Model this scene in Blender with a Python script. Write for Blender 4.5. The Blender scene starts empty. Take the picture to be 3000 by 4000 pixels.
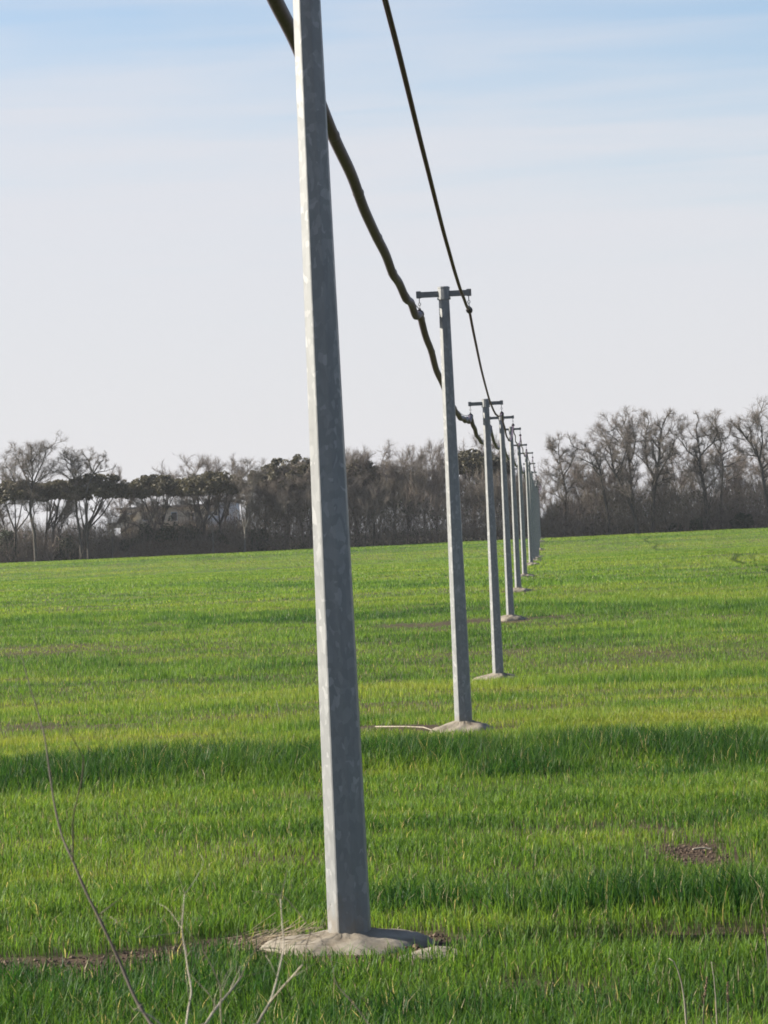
import bpy, math, random
import numpy as np
from mathutils import Vector, Matrix

sc = bpy.context.scene
col = sc.collection
R = math.radians

# ------------------------------------------------------------------ camera
F_PX = 11600.0                 # focal length in pixels of the 3000 x 4000 photograph
ROLL = R(2.65)
CAM = Vector((0.0, 0.0, 3.35))
HOR = 50.0                     # horizon lies this far below the picture centre
cd = bpy.data.cameras.new('camera')
cd.sensor_fit = 'VERTICAL'; cd.sensor_height = 36.0
cd.lens = 36.0 * F_PX / 4000.0
cd.clip_start = 0.1; cd.clip_end = 8000.0
cd.dof.use_dof = True; cd.dof.focus_distance = 45.0; cd.dof.aperture_fstop = 26.0
cam = bpy.data.objects.new('camera', cd); col.objects.link(cam)
pit = math.atan(HOR / F_PX)
fw = Vector((0, math.cos(pit), math.sin(pit)))
up0 = Vector((0, -math.sin(pit), math.cos(pit))); ri0 = Vector((1, 0, 0))
up = up0 * math.cos(ROLL) + ri0 * math.sin(ROLL)
ri = ri0 * math.cos(ROLL) - up0 * math.sin(ROLL)
m = Matrix((ri, up, -fw)).transposed().to_4x4(); m.translation = CAM
cam.matrix_world = m
sc.camera = cam

# ------------------------------------------------------------------ sky, sun, exposure
SUN_EL = R(26.0)
SUN_AZ = R(-81.0)              # clockwise from +Y: low sun on the left, a little behind the poles
sun_dir = Vector((math.sin(SUN_AZ) * math.cos(SUN_EL), math.cos(SUN_AZ) * math.cos(SUN_EL), math.sin(SUN_EL)))
w = bpy.data.worlds.new('World'); sc.world = w; w.use_nodes = True
nt = w.node_tree; nt.nodes.clear()
def wn(t, **k):
    n = nt.nodes.new(t)
    for a, b in k.items(): setattr(n, a, b)
    return n
def math_node(tree, op, a, b=None, clamp=False):
    n = tree.nodes.new('ShaderNodeMath'); n.operation = op; n.use_clamp = clamp
    for i, v in enumerate((a, b)):
        if v is None: continue
        if isinstance(v, (int, float)): n.inputs[i].default_value = v
        else: tree.links.new(v, n.inputs[i])
    return n.outputs[0]
sky = wn('ShaderNodeTexSky', sky_type='NISHITA', sun_disc=False)
sky.sun_elevation = SUN_EL; sky.sun_rotation = SUN_AZ % (2 * math.pi)
sky.altitude = 50; sky.air_density = 1.0; sky.dust_density = 1.0; sky.ozone_density = 3.0
tc = wn('ShaderNodeTexCoord')
sep = wn('ShaderNodeSeparateXYZ'); nt.links.new(tc.outputs['Generated'], sep.inputs[0])
mp = wn('ShaderNodeMapping'); mp.inputs['Scale'].default_value = (1.0, 1.0, 6.0); mp.inputs['Location'].default_value = (3.1, 0.0, 0.0)
nt.links.new(tc.outputs['Generated'], mp.inputs[0])
n1 = wn('ShaderNodeTexNoise'); n1.inputs['Scale'].default_value = 3.2; n1.inputs['Detail'].default_value = 6.0
n1.inputs['Roughness'].default_value = 0.55
nt.links.new(mp.outputs[0], n1.inputs['Vector'])
# thin white veil of high cloud: thick low in the sky, thinning upwards with soft streaks
elev = sep.outputs['Z']
wob = math_node(nt, 'MULTIPLY', math_node(nt, 'SUBTRACT', n1.outputs['Fac'], 0.5), 0.13)
mp2 = wn('ShaderNodeMapping'); mp2.inputs['Scale'].default_value = (1.0, 1.0, 16.0); mp2.inputs['Rotation'].default_value = (0.0, R(-3), 0.0)
nt.links.new(tc.outputs['Generated'], mp2.inputs[0])
n2 = wn('ShaderNodeTexNoise'); n2.inputs['Scale'].default_value = 5.5; n2.inputs['Detail'].default_value = 7.0; n2.inputs['Distortion'].default_value = .6
nt.links.new(mp2.outputs[0], n2.inputs['Vector'])
wob = math_node(nt, 'ADD', wob, math_node(nt, 'MULTIPLY', math_node(nt, 'SUBTRACT', n2.outputs['Fac'], 0.5), 0.10))
h = math_node(nt, 'ADD', elev, wob)
mr = wn('ShaderNodeMapRange', interpolation_type='SMOOTHSTEP')
mr.inputs['From Min'].default_value = 0.08; mr.inputs['From Max'].default_value = 0.22
mr.inputs['To Min'].default_value = 0.88; mr.inputs['To Max'].default_value = 0.12
nt.links.new(h, mr.inputs['Value'])
mix = wn('ShaderNodeMix', data_type='RGBA')
nt.links.new(mr.outputs[0], mix.inputs['Factor'])
nt.links.new(sky.outputs[0], mix.inputs['A'])
mix.inputs['B'].default_value = (4.42, 4.37, 4.60, 1)
bg = wn('ShaderNodeBackground'); bg.inputs['Strength'].default_value = 0.062
nt.links.new(mix.outputs['Result'], bg.inputs['Color'])
wo = wn('ShaderNodeOutputWorld'); nt.links.new(bg.outputs[0], wo.inputs[0])
ld = bpy.data.lights.new('sun', 'SUN'); ld.energy = 4.6; ld.angle = R(0.6); ld.color = (1.0, 0.93, 0.80)
sun = bpy.data.objects.new('sun', ld); col.objects.link(sun)
sun.rotation_euler = sun_dir.to_track_quat('Z', 'Y').to_euler()
sun.location = (-60, 15, 60)
sc.view_settings.view_transform = 'Standard'; sc.view_settings.look = 'None'
sc.view_settings.exposure = 1.5; sc.view_settings.gamma = 1.0
sc.view_settings.use_curve_mapping = False
sc.render.engine = 'CYCLES'
sc.cycles.max_bounces = 6; sc.cycles.diffuse_bounces = 3; sc.cycles.transmission_bounces = 3
sc.cycles.use_denoising = True
sc.cycles.denoiser = 'OPENIMAGEDENOISE'; sc.cycles.denoising_input_passes = 'RGB_ALBEDO_NORMAL'; sc.cycles.denoising_prefilter = 'ACCURATE'
sc.cycles.filter_width = 1.75

# ------------------------------------------------------------------ helpers
rng = np.random.default_rng(7)
CR, SR = math.cos(ROLL), math.sin(ROLL)
def ray(px, py):
    a, b = px - 1500.0, py - 2000.0
    return ((a * CR - b * SR) / F_PX, -((a * SR + b * CR) - HOR) / F_PX)
def P(px, py, d):
    """point seen at photograph pixel (px, py) that stands d metres away"""
    u, v = ray(px, py)
    return Vector((u * d, d, CAM.z + v * d))

def _hash(ix, iy, seed):
    h = (ix.astype(np.int64) * 374761393 + iy.astype(np.int64) * 668265263 + seed * 974634777) & 0xFFFFFFFF
    h = ((h ^ (h >> 13)) * 1274126177) & 0xFFFFFFFF
    h = (h ^ (h >> 16)) & 0xFFFF
    return h / 65535.0
def vnoise(x, y, seed=0):
    x = np.asarray(x, float); y = np.asarray(y, float)
    ix = np.floor(x); iy = np.floor(y); fx = x - ix; fy = y - iy
    fx = fx * fx * (3 - 2 * fx); fy = fy * fy * (3 - 2 * fy)
    a = _hash(ix, iy, seed); b = _hash(ix + 1, iy, seed); c = _hash(ix, iy + 1, seed); d = _hash(ix + 1, iy + 1, seed)
    return (a * (1 - fx) + b * fx) * (1 - fy) + (c * (1 - fx) + d * fx) * fy
def fbm(x, y, seed=0, n=3):
    s = 0; t = 0; amp = 1.0
    for i in range(n):
        s = s + amp * vnoise(np.asarray(x) * 2 ** i, np.asarray(y) * 2 ** i, seed + 17 * i); t += amp; amp *= 0.55
    return s / t

# ground height along the view, measured from the feet of the poles
_gy = np.array([-400, -60, -6, 0, 4, 8, 13, 17, 20, 24.9, 40, 60, 95, 130, 163, 199, 235, 270, 305, 340, 375, 410, 445, 480, 560, 700, 4000.])
_gz = np.array([1.9, 1.9, 1.8, 1.7, 1.45, .95, .2, .03, 0, 0, -.33, -.83, -1.65, -.87, -.46, -.51, -.24, -.51, -.85, -1.28, -1.69, -1.03, -.2, -.04, -.1, -.6, -6.])
_gz = _gz - .15 * np.interp(_gy, [0, 15, 100, 300], [0, 1, 1, 0])
_ty = np.arange(-400, 4000, 0.5); _tz = np.interp(_ty, _gy, _gz)
def _smooth(a, n):
    k = np.hanning(n); k /= k.sum(); return np.convolve(np.pad(a, n // 2, mode='edge'), k, 'valid')[:len(a)]
_t1 = _smooth(_tz, 9); _t2 = _smooth(_tz, 31)
_wt = np.clip((_ty - 30) / 30, 0, 1); _tz = _t1 * (1 - _wt) + _t2 * _wt
def tz(x, y):
    x = np.asarray(x, float); y = np.asarray(y, float)
    z = np.interp(y, _ty, _tz)
    a = np.clip((y - 15) / 40, 0.15, 1) * np.clip(1.6 - y / 400, .25, 1)
    z = z + .15 * np.exp(-((y - 51) / 3.2) ** 2) - .13 * np.exp(-((y - 23.9 + .25 * (vnoise(x / 1.3, y * 0, 5) - .5)) / .45) ** 2) * np.clip((x - .9) / 1.2, 0, 1) + .05 * np.exp(-((y - 25.6) / .8) ** 2) * np.clip((x - .9) / 1.2, 0, 1)
    return z + a * (0.22 * (vnoise(x / 14, y / 9, 3) - .5) + 0.07 * (vnoise(x / 2.3, y / 1.7, 4) - .5))
def tzf(x, y): return float(tz(np.array([x]), np.array([y]))[0])
def G(px, py):
    """ground point under photograph pixel"""
    u, v = ray(px, py)
    d = np.arange(6, 520, .05); z = CAM.z + v * d
    k = np.argmax(z < tz(u * d, d))
    return (u * d[k], d[k]) if k > 0 else (u * 480, 480.)

def tag(o, label=None, cat=None, group=None, kind=None):
    if label: o['label'] = label
    if cat: o['category'] = cat
    if group: o['group'] = group
    if kind: o['kind'] = kind
    return o
def empty(name, loc):
    o = bpy.data.objects.new(name, None); o.location = loc; o.empty_display_size = .2; col.objects.link(o); return o
def link(name, me, parent=None, mat=None):
    o = bpy.data.objects.new(name, me); col.objects.link(o)
    if parent is not None: o.parent = parent
    if mat is not None and not me.materials: me.materials.append(mat)
    return o
def mesh_tris(name, v, t, smooth=False, colors=None):
    """mesh from numpy arrays: v (n,3), t (m,3)"""
    v = np.ascontiguousarray(v, dtype=np.float32); t = np.ascontiguousarray(t, dtype=np.int32)
    me = bpy.data.meshes.new(name)
    me.vertices.add(len(v)); me.vertices.foreach_set('co', v.ravel())
    me.loops.add(t.size); me.loops.foreach_set('vertex_index', t.ravel())
    me.polygons.add(len(t)); me.polygons.foreach_set('loop_start', np.arange(0, t.size, 3, dtype=np.int32))
    if colors is not None:
        ca = me.color_attributes.new('tint', 'FLOAT_COLOR', 'POINT')
        c = np.ones((len(v), 4), np.float32); c[:, :3] = colors
        ca.data.foreach_set('color', c.ravel())
    me.update(calc_edges=True)
    me.polygons.foreach_set('use_smooth', np.full(len(t), smooth))
    me.validate()
    return me
class MB:
    """collects shapes, builds one mesh object"""
    def __init__(s): s.v = []; s.f = []
    def add(s, v, f):
        n = len(s.v); s.v += [tuple(p) for p in v]; s.f += [tuple(i + n for i in q) for q in f]
    def box(s, c, size, rot=None):
        x, y, z = (a / 2 for a in size)
        pts = [Vector((i * x, j * y, k * z)) for k in (-1, 1) for j in (-1, 1) for i in (-1, 1)]
        if rot is not None: pts = [rot @ p for p in pts]
        s.add([p + Vector(c) for p in pts], [(0, 2, 3, 1), (4, 5, 7, 6), (0, 1, 5, 4), (2, 6, 7, 3), (0, 4, 6, 2), (1, 3, 7, 5)])
    def tube(s, pts, rad, n=8, cap=True):
        pts = [Vector(p) for p in pts]
        rs = rad if hasattr(rad, '__len__') else [rad] * len(pts)
        ref = Vector((0, 0, 1)) if abs((pts[-1] - pts[0]).normalized().z) < .9 else Vector((1, 0, 0))
        rings = []
        for i, p in enumerate(pts):
            t = (pts[min(i + 1, len(pts) - 1)] - pts[max(i - 1, 0)]).normalized()
            a = t.cross(ref).normalized(); b = a.cross(t)
            rings.append([p + (a * math.cos(2 * math.pi * k / n) + b * math.sin(2 * math.pi * k / n)) * rs[i] for k in range(n)])
        v = [q for r in rings for q in r]; f = []
        for i in range(len(pts) - 1):
            for k in range(n):
                f.append((i * n + k, i * n + (k + 1) % n, (i + 1) * n + (k + 1) % n, (i + 1) * n + k))
        if cap:
            f.append(tuple(range(n))[::-1]); f.append(tuple(range((len(pts) - 1) * n, len(pts) * n)))
        s.add(v, f)
    def torus(s, c, axis, R_, r_, n=14, k=6, squash=1.0):
        axis = Vector(axis).normalized(); ref = Vector((0, 0, 1)) if abs(axis.z) < .9 else Vector((1, 0, 0))
        a = axis.cross(ref).normalized(); b = a.cross(axis)
        v = []; f = []
        for i in range(n):
            th = 2 * math.pi * i / n; e = a * math.cos(th) + b * math.sin(th) * squash
            for j in range(k):
                ph = 2 * math.pi * j / k
                v.append(Vector(c) + e * (R_ + r_ * math.cos(ph)) + axis * r_ * math.sin(ph))
        for i in range(n):
            for j in range(k):
                f.append((i * k + j, i * k + (j + 1) % k, ((i + 1) % n) * k + (j + 1) % k, ((i + 1) % n) * k + j))
        s.add(v, f)
    def mesh(s, name, smooth=False):
        me = bpy.data.meshes.new(name); me.from_pydata(s.v, [], s.f); me.update()
        me.polygons.foreach_set('use_smooth', np.full(len(me.polygons), smooth)); return me
    def build(s, name, mat, parent=None, smooth=False): return link(name, s.mesh(name, smooth), parent, mat)

# ------------------------------------------------------------------ materials
def newmat(name):
    mt = bpy.data.materials.new(name); mt.use_nodes = True
    t = mt.node_tree; return mt, t, t.nodes['Principled BSDF']
def N(t, ty, **k):
    n = t.nodes.new(ty)
    for a, b in k.items(): setattr(n, a, b)
    return n
def noise(t, scale, detail=4, rough=.55, vec=None):
    n = N(t, 'ShaderNodeTexNoise'); n.inputs['Scale'].default_value = scale; n.inputs['Detail'].default_value = detail
    n.inputs['Roughness'].default_value = rough
    if vec is not None: t.links.new(vec, n.inputs['Vector'])
    return n.outputs['Fac']
def ramp(t, fac, stops):
    r = N(t, 'ShaderNodeValToRGB'); e = r.color_ramp.elements
    while len(e) < len(stops): e.new(.5)
    for i, (p, c) in enumerate(stops): e[i].position = p; e[i].color = (*c, 1)
    t.links.new(fac, r.inputs[0]); return r.outputs[0]
def ocoord(t, scale=(1, 1, 1), rand=False):
    c = N(t, 'ShaderNodeTexCoord'); mp = N(t, 'ShaderNodeMapping'); mp.inputs['Scale'].default_value = scale
    t.links.new(c.outputs['Object'], mp.inputs[0])
    if rand:
        oi = N(t, 'ShaderNodeObjectInfo'); cb = N(t, 'ShaderNodeCombineXYZ')
        for i in range(3): t.links.new(math_node(t, 'MULTIPLY', oi.outputs['Random'], 37.0 + 11 * i), cb.inputs[i])
        t.links.new(cb.outputs[0], mp.inputs['Location'])
    return mp.outputs[0]
def bump(t, b, height, strength, dist):
    n = N(t, 'ShaderNodeBump'); n.inputs['Strength'].default_value = strength; n.inputs['Distance'].default_value = dist
    t.links.new(height, n.inputs['Height']); t.links.new(n.outputs[0], b.inputs['Normal'])
def simple(name, stops, scale, rough=.8, spec=.3, bmp=0, bd=.01, coord=(1, 1, 1), rand=True, detail=5):
    mt, t, b = newmat(name); v = ocoord(t, coord, rand)
    n = noise(t, scale, detail, .6, v)
    t.links.new(ramp(t, n, stops), b.inputs['Base Color'])
    b.inputs['Roughness'].default_value = rough; b.inputs['Specular IOR Level'].default_value = spec
    if bmp: bump(t, b, n, bmp, bd)
    return mt

def mat_galv():
    mt, t, b = newmat('galvanised_steel')
    v = ocoord(t, (1, 1, .55), True)
    vo = N(t, 'ShaderNodeTexVoronoi'); vo.inputs['Scale'].default_value = 26; t.links.new(v, vo.inputs['Vector'])
    wv = N(t, 'ShaderNodeMix', data_type='VECTOR'); 
    nz = N(t, 'ShaderNodeTexNoise'); nz.inputs['Scale'].default_value = 9; t.links.new(v, nz.inputs['Vector'])
    wv.inputs['Factor'].default_value = .13
    t.links.new(v, wv.inputs['A']); t.links.new(nz.outputs['Color'], wv.inputs['B']); t.links.new(wv.outputs['Result'], vo.inputs['Vector'])
    sp = N(t, 'ShaderNodeSeparateColor'); t.links.new(vo.outputs['Color'], sp.inputs[0])
    spangle = ramp(t, sp.outputs[0], [(0, (.168, .171, .172)), (.55, (.185, .188, .189)), (.85, (.212, .214, .214)), (1, (.27, .271, .27))])
    st = noise(t, 5, 4, .6, ocoord(t, (2.2, 2.2, .12), True))
    mx = N(t, 'ShaderNodeMix', data_type='RGBA', blend_type='MULTIPLY'); mx.inputs['Factor'].default_value = .75
    t.links.new(spangle, mx.inputs['A']); t.links.new(ramp(t, st, [(.25, (.82, .83, .84)), (.75, (1.08, 1.08, 1.07))]), mx.inputs['B'])
    oc = N(t, 'ShaderNodeTexCoord'); sz = N(t, 'ShaderNodeSeparateXYZ'); t.links.new(oc.outputs['Object'], sz.inputs[0])
    sp2 = noise(t, 11, 6, .7, ocoord(t, (1, 1, .5), True))                 # splashed mud low on the shaft
    lim = math_node(t, 'SUBTRACT', math_node(t, 'MULTIPLY', sp2, 1.1), sz.outputs['Z'])
    mk = N(t, 'ShaderNodeMapRange'); mk.inputs['From Min'].default_value = .15; mk.inputs['From Max'].default_value = .45; mk.inputs['To Max'].default_value = .55
    t.links.new(lim, mk.inputs['Value'])
    mud = N(t, 'ShaderNodeMix', data_type='RGBA'); mud.inputs['B'].default_value = (.17, .135, .095, 1)
    t.links.new(mk.outputs[0], mud.inputs['Factor']); t.links.new(mx.outputs['Result'], mud.inputs['A'])
    t.links.new(mud.outputs['Result'], b.inputs['Base Color'])
    rr = N(t, 'ShaderNodeMapRange'); rr.inputs['To Min'].default_value = .42; rr.inputs['To Max'].default_value = .62
    t.links.new(sp.outputs[1], rr.inputs['Value']); t.links.new(rr.outputs[0], b.inputs['Roughness'])
    b.inputs['Metallic'].default_value = .1
    bump(t, b, sp.outputs[0], .08, .004)
    return mt
M = {}
M['galv'] = mat_galv()
M['dark_steel'] = simple('weathered_steel', [(.3, (.10, .10, .10)), (.6, (.15, .148, .145)), (.85, (.13, .10, .08))], 9, .55, .5)
M['concrete'] = simple('mound_concrete', [(.25, (.085, .064, .045)), (.45, (.175, .150, .115)), (.75, (.255, .225, .182))], 4, .9, .2, .7, .03, detail=9)
M['rubber'] = simple('cable_sheath', [(.3, (.046, .033, .047)), (.7, (.078, .058, .078))], 6, .55, .3, .25, .01)
M['rubber2'] = simple('strand_sheath', [(.3, (.058, .030, .050)), (.7, (.098, .055, .082))], 8, .5, .3)
M['band'] = simple('tie_band', [(.3, (.16, .16, .155)), (.7, (.24, .24, .23))], 20, .5, .5)
M['insul'] = simple('insulator', [(.3, (.025, .022, .024)), (.7, (.05, .045, .05))], 15, .5, .3)
M['bark'] = simple('bark', [(.3, (.04, .036, .031)), (.55, (.075, .067, .058)), (.8, (.115, .105, .09))], 2.2, .95, .15, .6, .08, (1, 1, .35))
M['palebark'] = simple('pale_bark', [(.3, (.085, .078, .068)), (.7, (.17, .16, .143))], 2.5, .9, .15, .3, .03, (1, 1, .4))
M['stem'] = simple('dead_stem', [(.3, (.055, .042, .034)), (.6, (.10, .08, .064)), (.8, (.14, .118, .095))], 14, .75, .3, .2, .003, (1, 1, .3))
M['palestem'] = simple('bleached_stem', [(.3, (.20, .17, .125)), (.7, (.36, .32, .25))], 16, .7, .3, .2, .003, (1, 1, .3))
M['straw'] = simple('straw', [(.3, (.17, .135, .09)), (.7, (.32, .265, .18))], 16, .8, .2)
M['dock'] = simple('dock_seed', [(.3, (.13, .085, .055)), (.7, (.25, .18, .12))], 60, .9, .1)
M['clod'] = simple('soil_clod', [(.3, (.07, .048, .034)), (.7, (.16, .115, .08))], 12, .95, .1, .8, .03)
M['stone'] = simple('pale_stone', [(.3, (.42, .40, .37)), (.7, (.6, .58, .55))], 12, .85, .2)
M['wall'] = simple('render_wall', [(.3, (.46, .40, .30)), (.7, (.60, .53, .42))], .7, .9, .2)
M['greywall'] = simple('grey_wall', [(.3, (.50, .51, .53)), (.7, (.60, .61, .63))], .6, .9, .2)
M['roof'] = simple('roof_edge', [(.3, (.16, .14, .12)), (.7, (.24, .21, .18))], 1.2, .9, .2)
M['glass'] = simple('dark_window', [(.3, (.02, .022, .025)), (.7, (.04, .042, .045))], 1, .15, .6)
def tint_mat(name, trans, rough, spec=.35, vary=.25):
    mt, t, b = newmat(name)
    a = N(t, 'ShaderNodeAttribute'); a.attribute_name = 'tint'
    b.inputs['Roughness'].default_value = rough; b.inputs['Specular IOR Level'].default_value = spec
    t.links.new(a.outputs['Color'], b.inputs['Base Color'])
    if trans:
        tr = N(t, 'ShaderNodeBsdfTranslucent'); ms = N(t, 'ShaderNodeMixShader'); ms.inputs[0].default_value = trans
        g = N(t, 'ShaderNodeMix', data_type='RGBA', blend_type='MULTIPLY'); g.inputs['Factor'].default_value = 1
        t.links.new(a.outputs['Color'], g.inputs['A']); g.inputs['B'].default_value = (1.35, 1.3, .7, 1)
        t.links.new(g.outputs['Result'], tr.inputs['Color'])
        t.links.new(b.outputs[0], ms.inputs[1]); t.links.new(tr.outputs[0], ms.inputs[2])
        t.links.new(ms.outputs[0], t.nodes['Material Output'].inputs[0])
    return mt
M['blade'] = tint_mat('wheat_blade', .48, .5, .16)
M['twig'] = tint_mat('twig', 0, .9, .15)
M['leaf'] = tint_mat('leaf', .15, .6, .3)
def mat_ground():
    mt, t, b = newmat('field_soil')
    a = N(t, 'ShaderNodeAttribute'); a.attribute_name = 'tint'
    g = N(t, 'ShaderNodeNewGeometry')
    n = noise(t, 3.5, 8, .65, g.outputs['Position'])
    mx = N(t, 'ShaderNodeMix', data_type='RGBA', blend_type='MULTIPLY'); mx.inputs['Factor'].default_value = 1
    t.links.new(a.outputs['Color'], mx.inputs['A'])
    t.links.new(ramp(t, n, [(.28, (.5, .5, .5)), (.72, (1.45, 1.42, 1.35))]), mx.inputs['B'])
    t.links.new(mx.outputs['Result'], b.inputs['Base Color'])
    b.inputs['Roughness'].default_value = .95; b.inputs['Specular IOR Level'].default_value = .1
    bump(t, b, n, .9, .06)
    return mt
M['ground'] = mat_ground()

# ------------------------------------------------------------------ the field: where it is lush, yellow, thin or bare
POLE_D = [24.9, 60.0, 95.0, 130.0, 162.0, 199.5, 235.0, 270, 305, 340, 375, 410, 445, 478, 512]
POLE_X = [-.45, 1.41, 3.41, 5.32, 7.12, 9.25, 11.45]
for d_ in POLE_D[7:]: POLE_X.append(11.45 + (d_ - 235) * .0553)
BANDS = []
def band(pts, th, dens=0, hgt=0, hue=0, fade=1.0):
    q = sorted(G(x, y) for x, y in pts)
    BANDS.append((np.array([a for a, _ in q]), np.array([b for _, b in q]), th, dens, hgt, hue, fade))
band([(-200, 3050), (700, 3040), (1400, 3000), (2000, 2965), (3200, 2910)], 2.5, .6, .26, -1.5, 3)  # taller lush strip; its shaded front is also put into the dark hue
band([(900, 2890), (1250, 2850), (1700, 2800)], 1.6, .4, .12, -.6, 1)
band([(-200, 2905), (700, 2895), (1150, 2880)], 2.2, 0, -.05, .9, 2)
band([(2000, 2800), (3200, 2760)], 4.5, 0, -.04, .7, 4)
band([(-200, 2835), (500, 2840), (1150, 2800)], 1.5, -.40, -.05, .1, 2)
band([(2150, 3565), (2500, 3545), (3200, 3565)], .7, .8, .24, -1.5, .6)
band([(2500, 3645), (2800, 3650), (3200, 3640)], .34, -.95, -.08, 0, .3)
band([(1480, 3560), (1800, 3560), (2200, 3590)], .5, .2, .08, -.35, .5)
band([(-200, 3800), (350, 3785), (600, 3745), (900, 3690), (1080, 3700)], .52, -1.6, -.1, 0, .3)
band([(0, 3640), (400, 3615), (780, 3600)], .36, -.9, -.06, .1, .4)
band([(1900, 3890), (2100, 3855), (2380, 3875)], .28, -1.8, -.1, 0, .25)
band([(1060, 3738), (1400, 3748), (1740, 3728)], .36, -1.4, -.12, 0, .2)
band([(2480, 3240), (2650, 3262), (2850, 3290)], .65, -.85, -.06, .1, .4)
band([(2540, 3325), (2690, 3345), (2880, 3340)], 1.2, -1.22, -.08, .1, .5)
band([(1360, 2862), (1560, 2856), (1720, 2852)], 1.7, -1.5, -.1, 0, .3)
band([(1930, 2846), (2060, 2848)], 1.1, -1.4, -.1, 0, .4)
band([(1480, 2455), (1650, 2440), (1920, 2425)], 1.9, -.95, -.1, 0, 1)
band([(2040, 2415), (2260, 2405)], 1.3, -.9, -.1, 0, 1)
band([(-200, 2562), (250, 2547), (480, 2535)], 3.0, -.45, -.06, .7, 3)
band([(-200, 2440), (900, 2420), (1500, 2412)], 5, .3, .08, -.55, 5)
band([(1900, 2365), (3300, 2372)], 7, .3, .08, -.45, 5)
band([(-200, 2630), (700, 2618), (1180, 2615)], 3.5, .3, .08, -.5, 4)
band([(2050, 2665), (2500, 2655), (3300, 2620)], 3.2, .3, .10, -.6, 3)
band([(1150, 2500), (2000, 2490), (3300, 2440)], 4, .2, .06, -.35, 5)
band([(-200, 2300), (1200, 2290), (3300, 2260)], 9, .2, .05, -.35, 8)
band([(1300, 2690), (2400, 2710), (3300, 2700)], 3, -.15, -.02, .4, 4)
band([(-300, 3420), (600, 3430), (1250, 3400)], 2.2, 0, .02, .35, 2)
def smoothstep(e0, e1, x):
    t = np.clip((x - e0) / (e1 - e0), 0, 1); return t * t * (3 - 2 * t)
def cover(x, y):
    """density 0..1, height m, hue -1 deep green .. +1 yellow"""
    n1 = fbm(x / 7.0 + y * .02, y / 2.6, 11, 3); n2 = fbm(x / 40, y / 13, 23, 3); n3 = vnoise(x / 1.1, y / .8, 31)
    n4 = fbm(x / 90, y / 22, 29, 2)
    n5 = fbm(x / 2.2, y / 1.3, 37, 2)
    dens = .70 + .6 * (n1 - .5) + .45 * (n3 - .5) + .75 * (n5 - .5)
    dens = np.maximum(dens, .5 * smoothstep(110, 170, y))
    hgt = .155 + .04 * (1 - smoothstep(22, 27, y)) + .09 * (n1 - .5) + .09 * (n5 - .5) + .05 * (n3 - .5) + .05 * (n2 - .5)
    hue = .02 + 1.1 * (n1 - .5) + 1.0 * (n2 - .5) + .6 * (n4 - .5) - 1.25 * (n5 - .5)
    hue = hue + .16 * smoothstep(58, 75, y)
    near = 1 - smoothstep(21, 26, y)
    hue = hue - .45 * near; dens = dens + .2 * near
    wob = (vnoise(x / 1.7, y * 0 + .5, 41) - .5) * 2 + (vnoise(x / .5, y * 0 + .5, 43) - .5)
    for xs, ys, th, dd, dh, du, fade in BANDS:
        c = np.interp(x, xs, ys)
        k = np.exp(-((y - c + wob * th * .7) / (th * 1.08)) ** 4)
        k = k * smoothstep(xs[0] - fade, xs[0] + fade, x) * (1 - smoothstep(xs[-1] - fade, xs[-1] + fade, x))
        k = k * (np.clip(.55 + .9 * (n3 * .5 + n1 * .5), 0, 1) if dd > -.3 else np.clip(.05 + 1.15 * (n5 * .6 + n3 * .5), 0, 1))
        dens = dens + dd * k; hgt = hgt + dh * k; hue = hue + du * k
    for px_, py_ in zip(POLE_X, POLE_D):
        dy_ = y - py_; r = np.hypot((x - px_) / 1.1, np.where(dy_ < 0, dy_ / (1.0 + .012 * py_), dy_ / .95))
        dens = dens - 1.5 * np.exp(-(r / .85) ** 4)
    return np.clip(dens, 0, 1.25), np.clip(hgt, .05, .5), np.clip(hue, -1, 1)

DEEP = np.array([.018, .062, .016]); MID = np.array([.097, .174, .027]); YEL = np.array([.186, .220, .041])  # DEEP: lush green with the shade of tall grass fronts darkened into it
SOIL = np.array([.062, .042, .030]); DRY = np.array([.42, .36, .22])
def hue_col(h):
    h = h[:, None]
    return np.where(h < 0, MID + (DEEP - MID) * np.clip(-h, 0, 1), MID + (YEL - MID) * np.clip(h, 0, 1))

# ground sheet: fine where the camera looks, coarse out to the horizon
rows = [-60., -40, -25, -15, -8, -4]
y_ = 0.
while y_ < 4000:
    rows.append(y_); y_ += .22 if 17 < y_ < 32 else max(.35, (abs(y_ - 24) + 10) * .02)
rows = np.array(rows)
ui = np.linspace(-.15, .15, 171)
uo = np.array([.16, .18, .21, .25, .32, .45, .7, 1.1, 2.0])
us = np.concatenate([-uo[::-1], ui, uo])
YY, UU = np.meshgrid(rows, us, indexing='ij'); XX = UU * (YY + 75)
ZZ = tz(XX.ravel(), YY.ravel())
dn, hg, hu = cover(XX.ravel(), YY.ravel())
far = smoothstep(60, 260, YY.ravel())
green = hue_col(hu) * .75
cv = np.clip(dn * (.30 + .75 * far), 0, 1)[:, None]
wood = smoothstep(481, 486, YY.ravel())[:, None]
gc = SOIL * (1 - cv) + green * cv
gc = gc * (1 - wood) + np.array([.06, .055, .035]) * wood
nr, nc = YY.shape
idx = np.arange(nr * nc).reshape(nr, nc)
a, b, c, d = idx[:-1, :-1].ravel(), idx[:-1, 1:].ravel(), idx[1:, 1:].ravel(), idx[1:, :-1].ravel()
tri = np.concatenate([np.stack([a, b, c], 1), np.stack([a, c, d], 1)])
gm = mesh_tris('ground', np.stack([XX.ravel(), YY.ravel(), ZZ], 1), tri, True, gc)
ground = tag(link('ground', gm, None, M['ground']), 'rolling field soil under the green crop', 'ground', kind='structure')

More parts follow.
